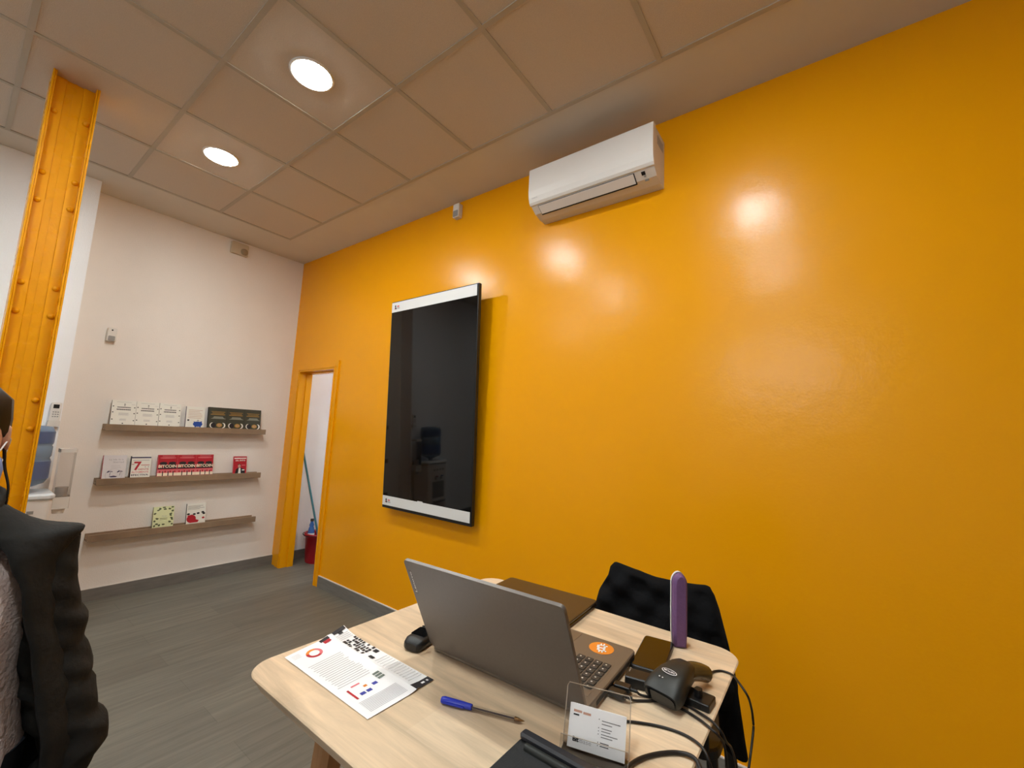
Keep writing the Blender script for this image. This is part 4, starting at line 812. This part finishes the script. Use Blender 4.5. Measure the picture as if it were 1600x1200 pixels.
# coat: closed cloth volume; outline in x-z, thickness in y
def interp(tab, z):
    tab = sorted(tab)
    if z <= tab[0][0]: return tab[0][1]
    for (a, u), (b, v) in zip(tab, tab[1:]):
        if z <= b: return u+(v-u)*(z-a)/(b-a)
    return tab[-1][1]
L_ = [(0.79, 4.095), (0.90, 4.09), (0.956, 4.103), (0.992, 4.113), (1.053, 4.148), (1.084, 4.160)]
R_ = [(0.79, 4.50), (0.85, 4.499), (0.94, 4.479), (1.037, 4.454), (1.077, 4.431)]
top = [(4.15, 1.068), (4.158, 1.081), (4.166, 1.0845), (4.18, 1.083), (4.235, 1.075), (4.288, 1.068), (4.35, 1.069), (4.40, 1.074), (4.425, 1.078), (4.437, 1.074), (4.446, 1.05)]
def topz(x): return interp([(a, b) for a, b in top], x)
cm = MB(); NX, NZ = 46, 30
def cloth_pt(side, i, j):
    s = i/NX; q = j/NZ; zb_ = 0.80
    zt = None; xl_t, xr_t = 4.148, 4.448
    x_top = xl_t+(xr_t-xl_t)*s; zt = topz(x_top)
    z = zb_+(zt-zb_)*q
    x = interp(L_, z)+(interp(R_, z)-interp(L_, z))*s if q < 0.9 else None
    if x is None:
        k = (q-0.9)/0.1; z9 = zb_+(zt-zb_)*0.9; x9 = interp(L_, z9)+(interp(R_, z9)-interp(L_, z9))*s; x = x9*(1-k)+x_top*k
    prof = math.sqrt(max(0, 1-(abs(2*s-1))**6))*(0.4+0.6*math.sqrt(max(0.0, 1-q**5))) if q < 1 else 0.0
    wr = 0.006*math.sin(9*s+7*q+1.3)*math.sin(5*q*PI+3*s)+0.004*math.sin(23*s-11*q)+0.003*math.sin(31*q+8*s)
    d_ = 0.030+0.020*(1-q)
    return (x, -0.937+side*(d_*prof+(wr*1.4 if prof > 0.15 else 0)), z)
F = [[cloth_pt(-1, i, j) for j in range(NZ+1)] for i in range(NX+1)]; Bk = [[cloth_pt(1, i, j) for j in range(NZ+1)] for i in range(NX+1)]
vs = []; fs = []
for G in (F, Bk):
    o0 = len(vs)
    for r_ in G: vs += r_
    for i in range(NX):
        for j in range(NZ): a = o0+i*(NZ+1)+j; fs.append((a, a+1, a+NZ+2, a+NZ+1))
n1 = (NX+1)*(NZ+1)
for j in range(NZ): fs.append((j, j+1, n1+j+1, n1+j)); a = NX*(NZ+1)+j; fs.append((a, a+1, n1+a+1, n1+a))
for i in range(NX): a = i*(NZ+1); b2 = a+NZ+1; fs.append((a, b2, n1+b2, n1+a)); fs.append((a+NZ, b2+NZ, n1+b2+NZ, n1+a+NZ))
cm.add(vs, fs, M_JACK, smooth=True)
jt = tag(empty('black_coat', (4.30, -0.937, 0.80)), 'black coat draped over the backrest of the bar stool', 'coat')
cm.build('coat_body', jt)
sl = [(4.448, 4.515, 0.60+0.25, 0)]
rings = []
for z, xa, xb in ((1.0, 4.40, 4.462), (0.93, 4.42, 4.481), (0.85, 4.444, 4.500), (0.785, 4.452, 4.509), (0.74, 4.455, 4.515), (0.703, 4.457, 4.521), (0.697, 4.462, 4.519)):
    off = 0.0 if z > 0.70 else 0
    rings.append([((xa+xb)/2+(xb-xa)/2*math.cos(2*PI*i/16), -0.945+0.022*math.sin(2*PI*i/16), z+0.010*math.cos(2*PI*i/16)*-1) for i in range(16)])
MB().loft(rings, M_JACK).build('sleeve', jt)

# ------------------------------------------------------------------ person
PX, PY = 3.34, -2.225
person = bpy.data.objects.new('person', None); COL.objects.link(person); person.location = (PX, PY, 0); person['_o'] = (PX, PY, 0)
tag(person, 'person at the left edge in a black jacket over a taupe knit, face masked', 'person')
nodes = {'pel': (0, 0, 0.80, 0.12, 0.10), 'wai': (0.0, 0, 0.93, 0.10, 0.085), 'che': (0.0, 0, 1.08, 0.125, 0.09), 'nec0': (-0.01, 0, 1.21, 0.05, 0.05), 'nec': (0.0, 0, 1.27, 0.045, 0.045), 'hea0': (0.012, 0, 1.325, 0.062, 0.058), 'hea': (0.012, 0, 1.40, 0.086, 0.074), 'heat': (0.0, 0, 1.465, 0.06, 0.055)}
edges = [('pel', 'wai'), ('wai', 'che'), ('che', 'nec0'), ('nec0', 'nec'), ('nec', 'hea0'), ('hea0', 'hea'), ('hea', 'heat')]
for s, q in ((1, 'l'), (-1, 'r')):
    nodes.update({q+'sh': (0, s*0.145, 1.165, 0.05, 0.05), q+'el': (-0.01, s*0.20, 0.92, 0.036, 0.036), q+'wr': (0.05, s*0.222, 0.735, 0.024, 0.022), q+'pa': (0.06, s*0.222, 0.675, 0.028, 0.014),
        q+'hi': (0, s*0.075, 0.74, 0.08, 0.08), q+'kn': (0.015, s*0.08, 0.42, 0.05, 0.05), q+'an': (0, s*0.085, 0.075, 0.034, 0.032), q+'to': (0.13, s*0.10, 0.03, 0.03, 0.018)})
    edges += [('che', q+'sh'), (q+'sh', q+'el'), (q+'el', q+'wr'), (q+'wr', q+'pa'), ('pel', q+'hi'), (q+'hi', q+'kn'), (q+'kn', q+'an'), (q+'an', q+'to')]
    for k, (dy, ln, dx) in enumerate(((0.020, 0.060, 0.012), (0.007, 0.068, 0.008), (-0.007, 0.064, 0.004), (-0.019, 0.050, 0.0))):
        a = q+'f%d' % k; nodes[a+'a'] = (0.065+dx*0.5+dy*0.6, s*0.222, 0.648, 0.009, 0.009); nodes[a+'b'] = (0.07+dx+dy*0.8, s*0.217, 0.648-ln*0.55, 0.008, 0.008); nodes[a+'c'] = (0.065+dx+dy*0.8, s*0.205, 0.648-ln, 0.007, 0.007)
        edges += [(q+'pa', a+'a'), (a+'a', a+'b'), (a+'b', a+'c')]
    nodes[q+'ta'] = (0.088, s*0.208, 0.685, 0.010, 0.010); nodes[q+'tb'] = (0.105, s*0.196, 0.655, 0.009, 0.009); edges += [(q+'pa', q+'ta'), (q+'ta', q+'tb')]
names = list(nodes); me = bpy.data.meshes.new('body'); me.from_pydata([nodes[n][:3] for n in names], [(names.index(a), names.index(b)) for a, b in edges], [])
bo = bpy.data.objects.new('body', me); COL.objects.link(bo); me.materials.append(M_SKIN)
sk = bo.modifiers.new('skin', 'SKIN'); 
for i, n in enumerate(names): me.skin_vertices[0].data[i].radius = nodes[n][3:5]; me.skin_vertices[0].data[i].use_root = (n == 'pel')
sk.use_smooth_shade = True; ss = bo.modifiers.new('sub', 'SUBSURF'); ss.levels = 2; ss.render_levels = 2
bpy.context.view_layer.update()
me2 = bpy.data.meshes.new_from_object(bo.evaluated_get(bpy.context.evaluated_depsgraph_get()))
bpy.data.objects.remove(bo); body = bpy.data.objects.new('body', me2); COL.objects.link(body); body.parent = person; body['_o'] = (PX, PY, 0)
# nose, ears, eyes on the head
def P(x, y, z): return (PX+x, PY+y, z)
MB().loft([[P(0.088+a, b, z) for a, b in ((0, -0.009*k), (0.016*k, -0.004*k), (0.016*k, 0.004*k), (0, 0.009*k))] for z, k in ((1.425, 0.3), (1.40, 0.8), (1.378, 1.2), (1.366, 0.9))], M_SKIN).build('nose', person)
for s in (-1, 1):
    MB().lathe([(0.0005, -0.012), (0.010, -0.007), (0.0125, 0), (0.010, 0.007), (0.0005, 0.012)], M_PAPER, T(PX+0.083, PY+s*0.030, 1.418), 12).build('eye', person)
    MB().lathe([(0.0055, 0), (0.0005, 0.0015)], M_INK, T(PX+0.0952, PY+s*0.030, 1.418, ry=PI/2), 12).build('iris', person)
    MB().loft([[P(-0.005+0.016*math.cos(2*PI*i/12)*k, s*(0.074+dy), 1.40+0.028*math.sin(2*PI*i/12)*k) for i in range(12)] for dy, k in ((-0.006, 0.7), (0.004, 1.0), (0.008, 0.8))], M_SKIN).build('ear', person)
# hair: shell over skull, falling behind to the collar
hr = []
for z, rx, ry, cx_ in ((1.512, 0.02, 0.02, -0.005), (1.505, 0.06, 0.055, -0.008), (1.48, 0.088, 0.078, -0.012), (1.44, 0.096, 0.082, -0.02), (1.40, 0.084, 0.082, -0.035), (1.37, 0.060, 0.074, -0.06), (1.33, 0.048, 0.060, -0.07), (1.28, 0.046, 0.058, -0.07), (1.23, 0.042, 0.062, -0.074)):
    hr.append([P(cx_+rx*math.cos(2*PI*i/28), ry*math.sin(2*PI*i/28)*(1+0.05*math.sin(9*i)), z) for i in range(28)])
MB().loft(hr, M_HAIR).build('hair', person)
MB().tube([P(0.01, 0.070, 1.43), P(0.0, 0.078, 1.37), P(0.0, 0.082, 1.34), P(0.01, 0.091, 1.30), P(0.01, 0.092, 1.25)], lambda q: 0.0032-0.0015*q, M_HAIR, n=6).build('hair_strand', person)
mk = []
for z, r in ((1.372, 0.068), (1.36, 0.076), (1.34, 0.080), (1.315, 0.078), (1.298, 0.066)):
    mk.append([P(0.012+(r+0.012)*math.cos(math.radians(-78+156*i/16)), r*math.sin(math.radians(-78+156*i/16)), z) for i in range(17)])
mm = MB().loft(mk, M_MASKB, closed=False).build('face_mask', person); so = mm.modifiers.new('thick', 'SOLIDIFY'); so.thickness = 0.002
MB().tube([P(0.03, 0.066, 1.368), P(0.0, 0.082, 1.40), P(-0.01, 0.080, 1.37), P(0.03, 0.068, 1.325)], 0.0015, M_PAPER, n=6).build('ear_loop', person)
# sweater
sw = []
for z, hx, hy in ((0.70, 0.125, 0.17), (0.80, 0.135, 0.175), (0.95, 0.118, 0.155), (1.08, 0.125, 0.165), (1.15, 0.115, 0.16), (1.19, 0.085, 0.12), (1.215, 0.07, 0.08), (1.25, 0.062, 0.066), (1.245, 0.05, 0.052)):
    sw.append([P(hx*math.cos(2*PI*i/40)*(1+0.025*math.sin(i*3+z*60)), hy*math.sin(2*PI*i/40), z+0.006*math.sin(i*2.1)) for i in range(40)])
MB().loft(sw, M_KNIT, cap=(False, False)).build('sweater', person)
for s in (-1, 1):
    MB().loft([[P(x+r*math.cos(2*PI*i/16), s*(y+r*0.95*math.sin(2*PI*i/16)), z) for i in range(16)] for x, y, z, r in ((0, 0.088, 0.80, 0.098), (0.005, 0.088, 0.70, 0.092), (0.015, 0.083, 0.42, 0.064), (0.0, 0.085, 0.10, 0.052), (0.0, 0.085, 0.06, 0.054))], M_DENIM, cap=(True, False)).build('trouser_leg', person)
    MB().loft([[P(0.055+a*math.cos(2*PI*i/20), s*0.093+0.042*math.sin(2*PI*i/20)*b, z) for i in range(20)] for z, a, b in ((0.0, 0.125, 1), (0.02, 0.128, 1.02), (0.04, 0.12, 0.95), (0.062, 0.09, 0.85), (0.075, 0.06, 0.9))], M_RUBBER).build('shoe', person)
# jacket: open-fronted shell whose side outline follows the photographed folds
sil = [(0.40, 0.225), (0.60, 0.245), (0.675, 0.262), (0.712, 0.262), (0.726, 0.272), (0.755, 0.285), (0.80, 0.280), (0.93, 0.245), (0.97, 0.235), (1.03, 0.218), (1.10, 0.205), (1.17, 0.204), (1.20, 0.212), (1.2085, 0.214), (1.213, 0.19), (1.222, 0.157), (1.235, 0.132), (1.253, 0.108), (1.28, 0.078), (1.30, 0.070)]
jr = []
for z in [0.55+0.02*i for i in range(32)]+[1.185, 1.20, 1.2085, 1.215, 1.222, 1.235, 1.253, 1.27, 1.287]:
    hy = interp(sil, z)-(0.022 if z < 1.15 else 0.022*max(0, (1.2-z)/0.05) if z < 1.2 else 0)
    hx = interp([(0.5, 0.165), (0.8, 0.16), (0.95, 0.145), (1.1, 0.145), (1.17, 0.125), (1.21, 0.10), (1.25, 0.085), (1.29, 0.07)], z)
    op = interp([(0.5, 44), (1.0, 46), (1.12, 42), (1.19, 26), (1.25, 20), (1.29, 30)], z)
    row = []
    for i in range(49):
        a = math.radians(op+(360-2*op)*i/48); ca, sa = math.cos(a), math.sin(a)
        x = hx*math.copysign(abs(ca)**0.75, ca); y = hy*math.copysign(abs(sa)**(0.9 if z < 1.2 else 1.0), sa)
        wv_ = 0.005*math.sin(z*70+i*0.5)+0.004*math.sin(z*40-i*0.9)
        row.append(P(x*(1+wv_*2), y*(1+wv_), z))
    jr.append(row)
jk = MB().loft(jr, M_JACKP, closed=False).build('jacket', person, fix=False); so = jk.modifiers.new('thick', 'SOLIDIFY'); so.thickness = 0.006
sout = [(0.675, 0.268), (0.705, 0.266), (0.715, 0.272), (0.740, 0.285), (0.753, 0.302), (0.791, 0.300), (0.802, 0.290), (0.812, 0.281), (0.845, 0.277), (0.875, 0.272), (0.889, 0.261), (0.908, 0.266), (0.931, 0.259), (0.95, 0.252), (0.963, 0.244), (1.013, 0.246), (1.024, 0.240), (1.036, 0.232), (1.06, 0.227), (1.098, 0.218), (1.14, 0.214), (1.18, 0.212), (1.2, 0.213)]
for s in (1, -1):
    rr_ = []
    for k in range(64):
        z = 0.70+0.0078*k; yo = interp(sout, z); r = interp([(0.7, 0.047), (0.78, 0.056), (0.9, 0.060), (1.1, 0.066), (1.17, 0.05), (1.195, 0.03)], z)
        xc = interp([(0.7, 0.06), (0.8, 0.03), (0.95, 0.0), (1.2, 0.0)], z)
        rr_.append([P(xc+r*1.1*math.cos(2*PI*i/20)+0.004*math.sin(z*110+i), s*(yo-r+r*math.sin(2*PI*i/20)), z+0.004*math.sin(i*1.3)) for i in range(20)])
    MB().loft(rr_, M_JACKP).build('jacket_sleeve', person)
    MB().tube([P(0.078, s*0.02, 1.19), P(0.06, s*0.065, 1.25), P(-0.01, s*0.083, 1.283), P(-0.06, s*0.06, 1.285)], 0.010, M_JACKP, n=8, ry=1.6).build('jacket_collar', person)

# strip helper bookkeeping
for o in bpy.data.objects:
    if '_o' in o: del o['_o']
